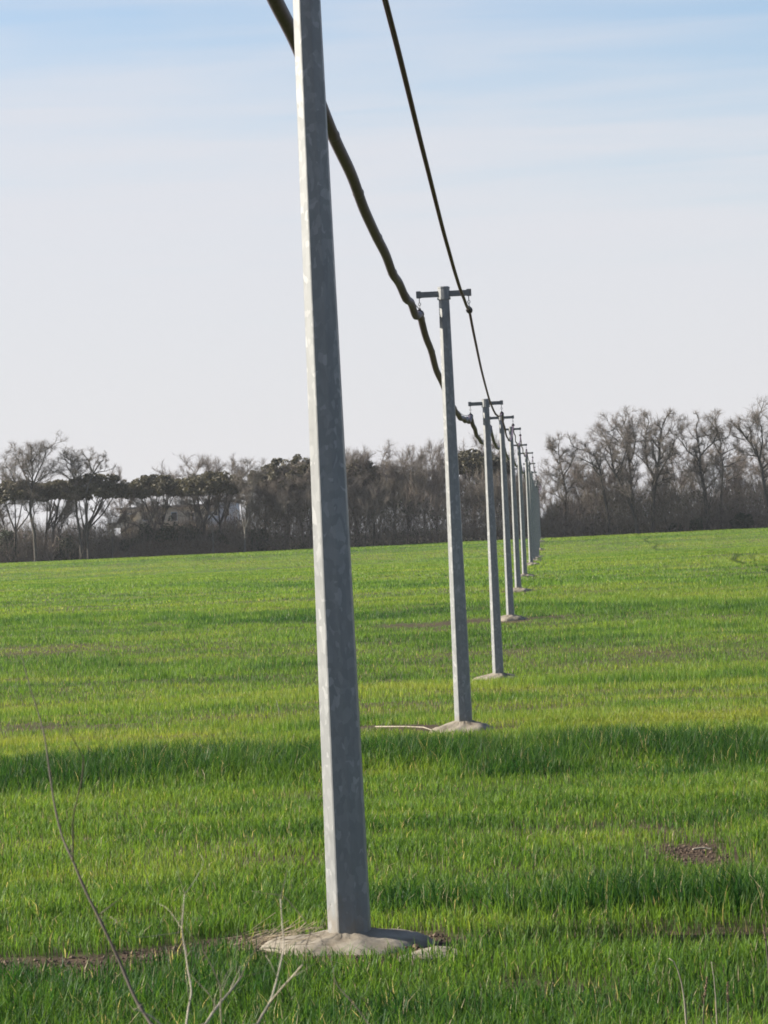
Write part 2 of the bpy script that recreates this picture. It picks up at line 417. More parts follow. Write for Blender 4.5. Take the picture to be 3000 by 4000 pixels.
# ------------------------------------------------------------------ the young wheat, blade by blade
def scatter(y0, y1, densf, seed):
    """points on the field between two distances, thinned by density per square metre"""
    g = np.random.default_rng(seed); xs = []; ys = []
    e = y0
    while e < y1:
        f = min(y1, e * 1.12 + .3); hw = .137 * f + 1.6
        n = int(densf((e + f) / 2) * 2 * hw * (f - e))
        xs.append(g.uniform(-hw, hw, n)); ys.append(g.uniform(e, f, n)); e = f
    x = np.concatenate(xs); y = np.concatenate(ys)
    dn, hg, hu = cover(x, y)
    k = g.random(len(x)) < dn
    return x[k], y[k], dn[k], hg[k], hu[k], g
V = []; T = []; C = []; nv = 0
def blades(y0, y1, densf, widthf, seed, three, hs=1.0):
    global nv
    x, y, dn, hg, hu, g = scatter(y0, y1, densf, seed)
    n = len(x); z = tz(x, y)
    hh = hg * g.uniform(.55, 1.35, n) * hs
    wd = widthf(y) * g.uniform(.7, 1.3, n)
    az = g.uniform(0, 2 * np.pi, n); ln = np.abs(g.normal(0, .32, n)) + .08
    la = az + g.normal(0, .6, n) + np.pi / 2
    dx, dy = np.cos(az) * wd / 2, np.sin(az) * wd / 2
    lx, ly = np.cos(la) * ln * hh, np.sin(la) * ln * hh
    base = hue_col(np.clip(hu + g.normal(0, .28, n) * np.interp(y, [60, 300], [1, .4]), -1, 1)) * (1 + g.uniform(-.27, .27, n) * np.interp(y, [60, 300], [1, .35]))[:, None]
    dry = g.random(n) < np.interp(y, [30, 100, 200], [.035, .02, .004]); base[dry] = DRY * g.uniform(.4, .95, dry.sum())[:, None]
    base = base * (1 + .12 * smoothstep(60, 120, y))[:, None]
    tipc = base * 1.12 + np.array([.012, .010, .0])
    if three:
        v = np.empty((n, 5, 3)); 
        v[:, 0] = np.stack([x - dx * .7, y - dy * .7, z - .02], 1); v[:, 1] = np.stack([x + dx * .7, y + dy * .7, z - .02], 1)
        mx, my, mz = x + lx * .35, y + ly * .35, z + hh * .58
        v[:, 2] = np.stack([mx - dx, my - dy, mz], 1); v[:, 3] = np.stack([mx + dx, my + dy, mz], 1)
        v[:, 4] = np.stack([x + lx * 1.25, y + ly * 1.25, z + hh * (1 - .25 * ln)], 1)
        cc = np.empty((n, 5, 3)); cc[:, 0] = cc[:, 1] = base; cc[:, 2] = cc[:, 3] = base; cc[:, 4] = tipc
        o = nv + 5 * np.arange(n)[:, None]
        t = np.concatenate([o + np.array([0, 1, 3]), o + np.array([0, 3, 2]), o + np.array([2, 3, 4])]); nv += 5 * n
    else:
        v = np.empty((n, 3, 3))
        v[:, 0] = np.stack([x - dx, y - dy, z - .02], 1); v[:, 1] = np.stack([x + dx, y + dy, z - .02], 1)
        v[:, 2] = np.stack([x + lx, y + ly, z + hh], 1)
        cc = np.repeat(base[:, None, :], 3, 1)
        o = nv + 3 * np.arange(n)[:, None]; t = o + np.array([0, 1, 2]); nv += 3 * n
    V.append(v.reshape(-1, 3)); T.append(t); C.append(cc.reshape(-1, 3))
blades(14.0, 62, lambda y: 900 * min(1, (26 / y)) ** .9, lambda y: .0080 + .00008 * (y - 20), 1, True)
blades(62, 160, lambda y: 150 * (90 / y) ** .9, lambda y: .018 + .0002 * (y - 62), 2, False, .85)
blades(160, 483, lambda y: 22 * (220 / y) ** 1.1, lambda y: .06 + .0003 * (y - 160), 3, False, .75)
gme = mesh_tris('grass', np.concatenate(V), np.concatenate(T), False, np.concatenate(C))
grass = tag(link('grass', gme, None, M['blade']), 'young green wheat covering the whole field in uneven bands', 'grass', kind='stuff')
print('grass tris', len(gme.polygons)); del V, T, C

# ------------------------------------------------------------------ poles
POLE_H = 9.0
LINE = Vector((1.95, 35.0, 0)).normalized()
ARM = Vector((LINE.y, -LINE.x, 0))                    # cross-arm direction, to the right
ARM_ROT = Matrix(((ARM.x, LINE.x, 0), (ARM.y, LINE.y, 0), (0, 0, 1)))
def oct_shaft():
    mb = MB(); rows_ = 19; n = 8
    face0 = R(-7)                                      # normal of the face towards the camera, turned a little left
    prof = []
    v = []; f = []
    for i in range(rows_):
        t = i / (rows_ - 1); r = .190 + (.109 - .190) * t
        for k in range(n):
            for s in (-1, 1):                          # slightly rolled edges
                an = face0 + (k + .5) * math.pi / 4 + s * R(2.2)
                rr = r * (1 - .002)
                v.append((math.sin(an) * rr, -math.cos(an) * rr, -.35 + t * (POLE_H + .35)))
    k2 = n * 2
    for i in range(rows_ - 1):
        for k in range(k2):
            f.append((i * k2 + k, i * k2 + (k + 1) % k2, (i + 1) * k2 + (k + 1) % k2, (i + 1) * k2 + k))
    f.append(tuple(range((rows_ - 1) * k2, rows_ * k2)))
    mb.add(v, f); return mb.mesh('pole_shaft')
def rot_pts(off): return ARM_ROT @ Vector(off)
def pole_meshes():
    out = {}
    out['shaft'] = (oct_shaft(), 'galv', None)
    mb = MB()                                          # clamp collar round the head, with a lip
    for zz, hh, ww in ((POLE_H - .115, .19, .235), (POLE_H - .225, .045, .262)):
        mb.tube([(0, 0, zz - hh / 2), (0, 0, zz + hh / 2)], ww / 2 * 1.04, 12)
    out['collar'] = (mb.mesh('collar'), 'galv', None)
    mb = MB(); mb.tube([(0, 0, POLE_H - .018), (0, 0, POLE_H + .004), (0, 0, POLE_H + .02)], [.128, .128, .10], 12)
    out['cap'] = (mb.mesh('cap'), 'galv', None)
    def arm(s):
        mb = MB(); L0, L1 = .11, .53
        def bx(x0, x1, y0, y1, z0, z1):
            mb.box(rot_pts((s * (x0 + x1) / 2, (y0 + y1) / 2, POLE_H - .13 + (z0 + z1) / 2)), (abs(x1 - x0), y1 - y0, z1 - z0), ARM_ROT)
        bx(L0, L1 - .002, -.052, -.040, -.057, .057)   # channel web and flanges
        bx(L0, L1 - .002, -.0395, .05, .045, .0565); bx(L0, L1 - .002, -.0395, .05, -.0565, -.045)
        return mb.mesh('cross_arm')
    out['cross_arm'] = (arm(-1), 'dark_steel', None); out['cross_arm.R'] = (arm(1), 'dark_steel', None)
    def endplate(s):
        mb = MB()
        mb.box(rot_pts((s * .505, 0, POLE_H - .125)), (.085, .125, .138), ARM_ROT)
        mb.box(rot_pts((s * .552, 0, POLE_H - .125)), (.010, .14, .128), ARM_ROT)
        return mb.mesh('end_plate')
    out['end_plate'] = (endplate(-1), 'dark_steel', None); out['end_plate.R'] = (endplate(1), 'dark_steel', None)
    mb = MB()
    g = [(-.105, -.07, POLE_H - .10), (-.20, -.062, POLE_H - .125), (-.105, -.07, POLE_H - .15)]
    g2 = [(x, y + .012, z) for x, y, z in g]
    mb.add([rot_pts(q) for q in g + g2], [(0, 1, 2), (5, 4, 3), (0, 3, 4, 1), (1, 4, 5, 2), (2, 5, 3, 0)])
    out['gusset'] = (mb.mesh('gusset'), 'galv', None)
    def hanger(s):
        mb = MB(); x = s * .50; zt = POLE_H - .19
        mb.tube([rot_pts((x, 0, zt)), rot_pts((x, 0, zt - .10))], .011, 6)
        mb.torus(rot_pts((x, 0, zt - .125)), LINE, .026, .008, 10, 5)
        for q in (-1, 1):
            mb.tube([rot_pts((x, 0, zt - .145)), rot_pts((x, q * .045, zt - .245))], .010, 6)
        mb.tube([rot_pts((x, -.055, zt - .245)), rot_pts((x, .055, zt - .245))], .014, 6)
        return mb.mesh('hanger')
    out['hanger'] = (hanger(-1), 'dark_steel', None); out['hanger.R'] = (hanger(1), 'dark_steel', None)
    def clamp(s, r):
        mb = MB(); x = s * .50; zc = POLE_H - .19 - .245 - r
        for q, rr, ll in ((-.13, 1.05, .05), (0, 1.12, .08), (.14, 1.05, .06)) if r > .06 else ((-.15, 1.35, .06), (0, 1.5, .08), (.17, 1.4, .065)):
            mb.tube([rot_pts((x, q - ll, zc)), rot_pts((x, q - ll * .6, zc)), rot_pts((x, q + ll * .6, zc)), rot_pts((x, q + ll, zc))],
                    [r * 1.0, r * rr, r * rr, r * 1.0], 10)
        mb.box(rot_pts((x, 0, zc + r * 1.1)), (.05, .12, .05), ARM_ROT)
        return mb.mesh('cable_clamp')
    out['cable_clamp'] = (clamp(-1, .078), 'insul', None); out['cable_clamp.R'] = (clamp(1, .046), 'insul', None)
    return out
PM = pole_meshes()
for k, (me, mt, _) in PM.items(): me.materials.append(M[mt])
def mound_mesh(seed):
    g = np.random.default_rng(seed); n = 72; prof = [(0.16, .165), (.22, .158), (.30, .135), (.42, .112), (.48, .104), (.55, .09), (.61, .078), (.66, .06), (.70, .04), (.74, .008), (.79, -.06), (.80, -.3)]
    ph = g.uniform(0, 6.28, 6); am = g.uniform(.02, .07, 6)
    v = []; f = []
    for r, z in prof:
        for k in range(n):
            th = 2 * math.pi * k / n
            e = 1 + sum(am[i] * math.sin((i + 1) * th + ph[i]) for i in range(6)) * min(1, (r - .16) / .3)
            zz = z + (.012 * math.sin(3 * th + ph[0]) + .01 * math.sin(7 * th + ph[1] + r * 9)) * min(1, (r - .16) / .2)
            jag = 1 + (g.normal(0, .018) if r > .6 else g.normal(0, .004)); zz += g.normal(0, .0045) if r > .2 else 0
            v.append((math.cos(th) * r * e * jag, math.sin(th) * r * e * .92 * jag, zz))
    for i in range(len(prof) - 1):
        for k in range(n):
            f.append((i * n + k, i * n + (k + 1) % n, (i + 1) * n + (k + 1) % n, (i + 1) * n + k))
    f.append(tuple(range(n))[::-1])
    mb = MB(); mb.add(v, f); me = mb.mesh('concrete_footing', True); me.materials.append(M['concrete']); return me
MOUNDS = [mound_mesh(s) for s in (3, 8, 12, 21)]
POLE_LABELS = ['nearest galvanised octagonal pole, its top cut off by the picture edge',
    'second galvanised pole, its cross-arm standing out alone against the sky',
    'third galvanised pole in line, on a pale mound beside the second pole',
    'fourth galvanised pole in line, just behind the third',
    'fifth galvanised pole in line, with a looped cable under its right arm',
    'sixth galvanised pole in line, its arm just at the tree tops',
    'seventh galvanised pole in line, its arm overlapping the sixth',
    'eighth galvanised pole in line, seen against the brown trees',
    'ninth galvanised pole in line, a thin lit strip before the trees',
    'tenth galvanised pole in line, a thin lit strip before the trees',
    'eleventh galvanised pole in line, last of the thin lit strips',
    'twelfth galvanised pole in line, small beside the wood gap',
    'thirteenth galvanised pole in line, small in the wood gap',
    'fourteenth galvanised pole in line, at the far edge of the field',
    'farthest galvanised pole, rising out of the hedge gap past the field']
POLES = []
for i, (x, d) in enumerate(zip(POLE_X, POLE_D)):
    z = tzf(x, d)
    e = empty('utility_pole', (x, d, z))
    tag(e, POLE_LABELS[i], 'utility pole', 'line of galvanised poles crossing the field')
    POLES.append(Vector((x, d, z)))
    if i == 0: e.scale.z = 1.017
    for k, (me, mt, _) in PM.items(): link(k.split('.')[0], me, e)
    fo = link('concrete_footing', MOUNDS[i % 4], e); fo.rotation_euler.z = i * 1.3; fo.scale = (.93, .9, .85) if i == 0 else (1, 1, 1.45)

# ------------------------------------------------------------------ cables: attachment points and spans
def attach(i, s, r):
    base = POLES[i] if i >= 0 else Vector((POLE_X[0] - 1.95, POLE_D[0] - 35, POLES[0].z + .6))
    return base + ARM * (s * .50) + Vector((0, 0, POLE_H - .19 - .245 - r + (.15 if i <= 0 else 0)))
def shape(i, sg, t): return sg * (5.5 * t ** 1.8 * (1 - t) if i == 1 else 4 * t * (1 - t))
def span_points(i, s, r, sag, wave, step):
    A, B = attach(i - 1, s, r), attach(i, s, r); L = (B - A).length; n = max(8, int(L / step))
    g = random.Random(i * 7 + (s > 0)); sg = sag * g.uniform(.93, 1.07)
    ph = g.uniform(-.5, .5); pts = []
    for k in range(n):
        t = k / n; p = A.lerp(B, t); p.z -= shape(i, sg, t)
        if wave:
            q = (1 - t) * L; q2 = t * L
            p.z -= wave * (1 - math.cos(2 * math.pi * q / 4.4)) / 2 * math.exp(-q / 9) * 1.3
            p.z -= wave * .7 * (1 - math.cos(2 * math.pi * q2 / 5.2)) / 2 * math.exp(-q2 / 6)
            p.z += wave * .08 * math.sin(q * 1.05 + ph * 6) * min(1, q / 6, q2 / 6)
            p += ARM * (wave * .08 * math.sin(q * .8 + ph * 9) * min(1, q / 5, q2 / 5))
        pts.append(p)
    return pts, A, B, sg
left = []; wire = []
for i in range(0, 15):
    pts, A, B, sg = span_points(i, -1, .078, .36 if i == 1 else .80, (.13 if i <= 3 else .10), .25 if i <= 3 else 1.0)
    left += pts
    n = 24
    for k in range(n):
        t = k / n; p = A.lerp(B, t); p.z -= shape(i, sg, t); wire.append(p + Vector((0, 0, .092)))
left.append(attach(14, -1, .078))
def soften(q, n):
    a = np.array(q); b = a.copy()
    for i in range(n, len(a) - n): b[i] = a[i - n:i + n + 1].mean(0)
    return [Vector(v) for v in b]
left = soften(left[:560], 2) + left[560:]
mb = MB(); mb.tube(left, .074, 12)
c1 = mb.build('aerial_cable', M['rubber'], None, True)
tag(c1, 'thick black lashed cable sagging from the left arm ends of the poles', 'cable', 'cables strung along the pole line')
mb = MB(); mb.tube(wire, .009, 5); mb.build('support_wire', M['dark_steel'], c1)
for q in list(range(146, 282, 18)) + [int(282 + 18 * k) for k in range(7)]:
    if q + 1 < len(left):
        ax = (left[q + 1] - left[q - 1]).normalized()
        mb = MB(); mb.torus(left[q] + Vector((0, 0, .004)), ax, .0755, .005, 16, 6); mb.build('tie_band', M['band'], c1, True)
st = [[], []]; rid = []
for i in range(0, 15):
    pts, A, B, sg = span_points(i, 1, .046, .38 if i == 1 else .72, .015 if i < 3 else .22 if i in (4, 5) else .1, .2 if i <= 2 else .8)
    rid += pts
rid.append(attach(14, 1, .046)); rid = soften(rid[:500], 1) + rid[500:]
acc = 0
for k, p in enumerate(rid):
    if k: acc += (rid[k] - rid[k - 1]).length
    an = .6 + .5 * math.sin(acc * .09)
    off = ARM * math.cos(an) * .015 + Vector((0, 0, 1)) * math.sin(an) * .015
    st[0].append(p + off); st[1].append(p - off)
e2 = empty('aerial_cable', attach(0, 1, .046))
tag(e2, 'thinner twisted two-strand cable running along the right arm ends', 'cable', 'cables strung along the pole line')
for s_ in st:
    mb = MB(); mb.tube([p - Vector(e2.location) for p in s_], .0155, 7); mb.build('strand', M['rubber2'], e2, True)

# ------------------------------------------------------------------ small things round the pole feet
def blob(r, seed, sq=.6, n=2):
    import bmesh
    bm = bmesh.new(); bmesh.ops.create_icosphere(bm, subdivisions=n, radius=r); g = random.Random(seed)
    for v in bm.verts:
        k = 1 + .28 * math.sin(v.co.x / r * 3 + seed) * math.cos(v.co.y / r * 4 + seed * 2) + g.uniform(-.13, .13)
        v.co *= k; v.co.z *= sq
    me = bpy.data.meshes.new('clod'); bm.to_mesh(me); bm.free(); return me
for i, (px, py, r, lab) in enumerate([
        (1513, 3690, .040, 'largest brown soil clod at the front of the nearest mound'),
        (1548, 3695, .028, 'small brown soil clod just right of the largest one'),
        (1470, 3705, .026, 'small soil clod left of the largest one by the nearest mound'),
        (1592, 3712, .034, 'crumbly soil clod between the nearest mound and the broken slab'),
        (1625, 3706, .036, 'dark soil clod beside the white pebble'),
        (1570, 3728, .030, 'soil clod touching the left end of the broken slab'),
        (1685, 3758, .034, 'soil clod in front of the broken slab'),
        (1645, 3716, .026, 'reddish soil clod behind the broken slab')]):
    x, y = G(px, py); o = link('soil_clod', blob(r, i + 1), None, M['clod']); o.location = (x, y, tzf(x, y) + r * .35); o.rotation_euler.z = i
    tag(o, lab, 'clod', 'soil clods by the nearest mound')
x, y = G(1608, 3682); o = link('pebble', blob(.032, 33, .5), None, M['stone']); o.location = (x, y, tzf(x, y) + .03)
tag(o, 'white pebble on the soil beside the nearest mound', 'pebble')
def slab():
    mb = MB(); g = random.Random(4); top = []; n = 11
    for k in range(n):
        th = 2 * math.pi * k / n; r = .23 * (1 + g.uniform(-.22, .2)); top.append((math.cos(th) * r * 1.15, math.sin(th) * r, 0.03 + .012 * math.sin(th * 2)))
    bot = [(a * 1.04, b * 1.04, -.06) for a, b, c in top]
    mb.add(top + bot + [(0, 0, .045)], [(k, (k + 1) % n, 2 * n) for k in range(n)] + [(n + k, n + (k + 1) % n, (k + 1) % n, k) for k in range(n)] + [tuple(range(n, 2 * n))[::-1]])
    return mb.mesh('slab', False)
x, y = G(1684, 3752); o = link('concrete_slab', slab(), None, M['concrete']); o.location = (x, y, tzf(x, y) + .03); o.rotation_euler = (.05, -.04, .3)
tag(o, 'broken flat piece of concrete lying right of the nearest mound', 'concrete')
g = np.random.default_rng(15); xs = g.uniform(-5, 5, 90000); ys = g.uniform(19, 33, 90000); dn = cover(xs, ys)[0]
k = (dn < .22) & (g.random(90000) < .6) & (np.hypot(xs - POLE_X[0], ys - POLE_D[0]) > .72); xs, ys = xs[k][:7000], ys[k][:7000]; n = len(xs)
sz = np.abs(g.normal(0, .011, n)) + .003; cen = np.stack([xs, ys, tz(xs, ys) + sz * .25], 1)
ov = np.array([[1, 0, 0], [0, 1, 0], [-1, 0, 0], [0, -1, 0], [0, 0, .8], [0, 0, -.8]], float)
of = np.array([[0, 1, 4], [1, 2, 4], [2, 3, 4], [3, 0, 4], [1, 0, 5], [2, 1, 5], [3, 2, 5], [0, 3, 5]])
an = g.uniform(0, 6.28, n); ca, sa = np.cos(an)[:, None], np.sin(an)[:, None]
q = ov[None] * g.uniform(.5, 1.3, (n, 6, 1)); q = np.stack([q[..., 0] * ca - q[..., 1] * sa, q[..., 0] * sa + q[..., 1] * ca, q[..., 2]], 2)
vv = (cen[:, None] + q * sz[:, None, None]).reshape(-1, 3); ff = (np.arange(n)[:, None, None] * 6 + of[None]).reshape(-1, 3)
cc = np.repeat(np.array([.095, .068, .049]) * g.uniform(.55, 1.6, n)[:, None], 6, 0)
tag(link('soil_crumbs', mesh_tris('soil_crumbs', vv, ff, False, cc), None, M['twig']), 'loose crumbs of brown soil on the bare places of the field', 'soil', kind='stuff')
# straw swept against the mound
g = np.random.default_rng(5); mb = MB()
for k in range(120):
    x, y = G(g.normal(1085, 75), g.normal(3690, 26)); a = g.normal(.15, .5); L = g.uniform(.08, .3)
    z = tzf(x, y) + g.uniform(.005, .06); dz = g.normal(.03, .05)
    r0 = math.hypot(x - POLE_X[0], (y - POLE_D[0])); 
    if r0 < .75: z += .12 * (1 - r0 / .75) + .03
    mb.tube([(x - math.cos(a) * L / 2, y - math.sin(a) * L / 2, z), (x + math.cos(a) * L / 2, y + math.sin(a) * L / 2, z + dz)],   .0026, 3, False)
o = mb.build('straw', M['straw']); tag(o, 'dry straw swept against the left side of the nearest mound', 'straw', kind='stuff')
def cane(pts_px, dlist, r, name, lab, cat, mat, group=None):
    pts = [P(px, py, d) for (px, py), d in zip(pts_px, dlist)]
    mb = MB(); rs = [r * (1 - .5 * i / (len(pts) - 1)) for i in range(len(pts))]
    mb.tube(pts, rs, 6); o = mb.build(name, M[mat], None, True); return tag(o, lab, cat, group)
def ground_cane(pxs, r, lab, lift=.03):
    pts = []
    for px, py in pxs:
        x, y = G(px, py); pts.append(Vector((x, y, tzf(x, y) + lift)))
    mb = MB(); mb.tube(pts, r, 6); return tag(mb.build('dry_cane', M['palestem'], None, True), lab, 'cane')
ground_cane([(1690, 2872), (1655, 2860), (1580, 2857), (1466, 2857)], .012, 'long pale cane lying on bare soil left of the second pole', .10)
ground_cane([(2708, 3337), (2740, 3331), (2778, 3336)], .012, 'pale broken stalk on the bare patch at right', .05)

# ------------------------------------------------------------------ dead shrubs standing on the bank before the field
def shrub(name, branches, d, lab, mat='stem', cat='dead plant'):
    """branches: list of (pixel polyline from the bottom up, radius mm at start, at end, depth offset, part, material); the first runs to the ground"""
    p0 = P(*branches[0][0][0], d); gz = tzf(p0.x + .03, d)
    root = empty(name, (p0.x + .03, d, gz)); O = Vector(root.location)
    for bi, (px, r0, r1, off, part, mt) in enumerate(branches):
        n = len(px); pts = [P(x, y, d + off * k / max(1, n - 1)) for k, (x, y) in enumerate(px)]
        rs = [(r0 + (r1 - r0) * k / (n - 1)) * .00066 for k in range(n)]
        if part == 'stem' and px[0][1] >= 3990:
            q = pts[0]; foot = Vector((O.x + .1 * (q.x - O.x), O.y, gz - .03))
            ext = q + (q - pts[1]).normalized() * .22
            foot.x = ext.x * .5 + O.x * .5
            pts = [foot, ext] + pts; rs = [rs[0] * 1.4, rs[0] * 1.15] + rs
        # smooth the polyline a little
        fine = []; fr = []
        for k in range(len(pts) - 1):
            a = pts[max(k - 1, 0)]; b = pts[k]; c = pts[k + 1]; e = pts[min(k + 2, len(pts) - 1)]
            for t in (0, .25, .5, .75):
                fine.append(.5 * ((2 * b) + (c - a) * t + (2 * a - 5 * b + 4 * c - e) * t * t + (3 * b - a - 3 * c + e) * t ** 3)); fr.append(rs[k] + (rs[k + 1] - rs[k]) * t)
        fine.append(pts[-1]); fr.append(rs[-1])
        mb = MB(); mb.tube([p - O for p in fine], [q * (1.25 if k % 5 == 0 else 1) for k, q in enumerate(fr)], 7); mb.build(part, M[mt], root, True)
        gg = random.Random(bi * 13 + int(px[0][0]))
        for k in range(3 if part == 'stem' else 1):                 # short broken side shoots
            j = gg.randrange(len(fine) // 3, len(fine)); q = fine[j] - O; dr = Vector((gg.uniform(-1, 1), gg.uniform(-1, 1), gg.uniform(.2, 1))).normalized()
            L = gg.uniform(.02, .075); mid = q + dr * L * .5 + Vector((0, 0, .004))
            mb = MB(); mb.tube([q, mid, q + dr * L + Vector((0, 0, gg.uniform(-.01, .015)))], [fr[j] * .5, fr[j] * .35, .0003], 5); mb.build('side_shoot', M[mt], root, True)
    return tag(root, lab, cat)
shrub('dead_shrub', [
    ([(590, 4000), (525, 3890), (470, 3760), (400, 3610), (335, 3480), (285, 3360), (245, 3270), (215, 3150), (195, 3020), (175, 2880), (155, 2800), (120, 2690), (95, 2600), (78, 2520)], 4.6, .9, .35, 'stem', 'stem'),
    ([(285, 3362), (286, 3270), (287, 3190), (305, 3110), (320, 3040), (325, 2965), (305, 2920), (262, 2845)], 2.4, .8, -.2, 'twig', 'stem'),
    ([(640, 4010), (600, 3975), (565, 3955), (522, 3940)], 2.0, 1.2, 0, 'twig', 'palestem')],
    5.2, 'tall dark dead stem leaning left across the lower left of the field')
shrub('dead_shrub', [
    ([(728, 4000), (738, 3930), (748, 3870), (735, 3790), (725, 3720), (712, 3630), (716, 3550), (722, 3490)], 2.8, 1.2, .2, 'stem', 'palestem'),
    ([(722, 3490), (708, 3450), (690, 3400)], 1.0, .4, 0, 'twig', 'palestem'), ([(722, 3490), (760, 3440), (795, 3370), (780, 3335)], 1.0, .4, .1, 'twig', 'palestem'),
    ([(712, 3630), (680, 3580), (650, 3545), (620, 3530)], .9, .3, .1, 'twig', 'palestem'),
    ([(712, 3640), (650, 3648), (570, 3658), (520, 3655), (475, 3625)], 1.0, .5, -.1, 'twig', 'palestem')],
    5.6, 'straight bleached dead stalk left of the crossing pale stems')
shrub('dead_shrub', [
    ([(802, 4000), (835, 3950), (870, 3905), (905, 3865), (942, 3815)], 3.2, 2.6, .1, 'stem', 'palestem'),
    ([(942, 3815), (960, 3775), (1000, 3705), (1010, 3680), (1040, 3640)], 1.8, .6, .1, 'twig', 'stem'),
    ([(866, 4005), (862, 3930), (862, 3860), (840, 3800), (815, 3750), (800, 3718)], 2.2, 1.1, -.1, 'stem', 'palestem'),
    ([(845, 3930), (815, 3880), (780, 3845), (740, 3800)], 1.0, .5, .1, 'twig', 'stem'),
    ([(942, 3815), (1010, 3800), (1080, 3780)], .8, .4, 0, 'twig', 'stem')],
    5.4, 'bleached dead stalk snapped slantwise, crossing a thin upright one')
shrub('dead_shrub', [
    ([(1005, 4000), (1030, 3955), (1056, 3910), (1075, 3850), (1090, 3790), (1105, 3720), (1108, 3680), (1102, 3600), (1096, 3510)], 2.9, 1.4, .2, 'stem', 'palestem'),
    ([(1096, 3510), (1110, 3450), (1120, 3400), (1128, 3370)], 1.1, .4, .1, 'twig', 'stem'),
    ([(1056, 3912), (1100, 3860), (1150, 3805), (1182, 3768)], 2.4, 2.0, -.1, 'twig', 'palestem'),
    ([(1182, 3768), (1195, 3700), (1212, 3648), (1240, 3610), (1270, 3595)], 1.4, .5, 0, 'twig', 'stem'),
    ([(1212, 3648), (1195, 3600), (1150, 3545), (1105, 3500), (1040, 3490), (985, 3480)], 1.2, .5, .1, 'twig', 'stem'),
    ([(1212, 3648), (1250, 3660), (1262, 3690)], .7, .4, 0, 'twig', 'stem')],
    5.3, 'forked bleached dead stem rising in front of the nearest mound')
shrub('dead_shrub', [
    ([(1441, 4000), (1390, 3930), (1345, 3880), (1313, 3838), (1300, 3780), (1290, 3730)], 1.9, .8, .1, 'stem', 'stem')],
    6.0, 'single thin grey dead stem leaning left below the nearest pole')
# dry grass and dock stalks low on the right
def stalk(name, px, d, r, lab, mat, cat, spike=None):
    p0 = P(*px[0], d); gz = tzf(p0.x, d); root = empty(name, (p0.x, d, gz)); O = Vector(root.location)
    pts = [Vector((p0.x, d, gz - .03))] + [P(x, y, d) for x, y in px]
    mb = MB(); mb.tube([p - O for p in pts], [r * (1 - .55 * i / (len(pts) - 1)) for i in range(len(pts))], 6); mb.build('stem', M[mat], root, True)
    if spike:
        g = random.Random(len(lab)); A = pts[-1] - O; B = pts[-2] - O
        mb = MB()
        for k in range(70):
            t = k / 70; p = A.lerp(B, t * spike) + Vector((g.uniform(-1, 1), g.uniform(-1, 1), g.uniform(-.4, .4))) * (.003 + .005 * t)
            s = g.uniform(.003, .0055); u = Vector((g.uniform(-1, 1), g.uniform(-1, 1), g.uniform(0, 1))).normalized() * s; v = u.orthogonal().normalized() * s
            w_ = u.cross(v).normalized() * s
            mb.add([p + u * 1.3, p + v, p - v, p + w_, p - u], [(0, 1, 3), (0, 3, 2), (4, 3, 1), (4, 2, 3), (0, 2, 1), (4, 1, 2)])
        mb.build('seed_spike', M['dock'], root)
    return tag(root, lab, cat)
stalk('dry_grass_stalk', [(2680, 4000), (2672, 3900), (2662, 3840), (2648, 3790), (2632, 3755), (2612, 3742)], 16, .006, 'thick bleached grass stalk with bent tip, low right', 'palestem', 'stalk')
stalk('dry_grass_stalk', [(2800, 4000), (2795, 3900), (2788, 3820), (2778, 3755)], 16.5, .0045, 'thin bleached grass stalk between the two brown seed spikes', 'palestem', 'stalk')
stalk('dock_stalk', [(2745, 4000), (2750, 3900), (2762, 3815)], 16.4, .0045, 'brown dock seed spike, left one of two low on the right', 'stem', 'stalk', .95)
stalk('dock_stalk', [(2842, 4000), (2843, 3920), (2841, 3835)], 16.1, .0045, 'brown dock seed spike, right one of two low on the right', 'stem', 'stalk', .95)
stalk('dock_stalk', [(3000, 3760), (2992, 3680), (2980, 3610)], 21.5, .009, 'reddish dock spike at the right picture edge', 'stem', 'stalk', .95)
for px, py, h_, lab in [(1092, 2770, 70, 'thin dry stalk standing in the field left of the nearest pole'), (2300, 2600, 60, 'thin dry stalk leaning in the field right of the third pole'),
                        (792, 2920, 45, 'pale dry stalk standing behind the dark lush band'), (372, 2700, 28, 'short pale stick leaning in the yellowish band at left')]:
    x, y = G(px, py + h_ // 2); d = y
    stalk('dry_stalk', [(px, py + h_ / 2), (px - 4, py), (px - 12, py - h_ / 2)], d, .012, lab, 'palestem', 'stalk')

# ------------------------------------------------------------------ trees at the far edge
TWIGC = np.array([.168, .140, .120])
def cones(p0, p1, r, colr, g):
    """thin three-sided twigs from p0 to p1"""
    n = len(p0); d = p1 - p0; L = np.linalg.norm(d, axis=1, keepdims=True) + 1e-9; d = d / L
    ref = np.where(np.abs(d[:, 2:3]) < .9, np.array([[0, 0, 1.]]), np.array([[1., 0, 0]]))
    a = np.cross(d, ref); a /= np.linalg.norm(a, axis=1, keepdims=True); b = np.cross(d, a)
    v = np.empty((n, 4, 3)); ph = g.uniform(0, 6.28, n)
    for k in range(3):
        an = ph + 2.0944 * k
        v[:, k] = p0 + (a * np.cos(an)[:, None] + b * np.sin(an)[:, None]) * r[:, None]
    v[:, 3] = p1
    o = 4 * np.arange(n)[:, None]
    t = np.concatenate([o + np.array([0, 1, 3]), o + np.array([1, 2, 3]), o + np.array([2, 0, 3])])
    c = np.repeat(colr[:, None, :], 4, 1).reshape(-1, 3)
    return v.reshape(-1, 3), t, c
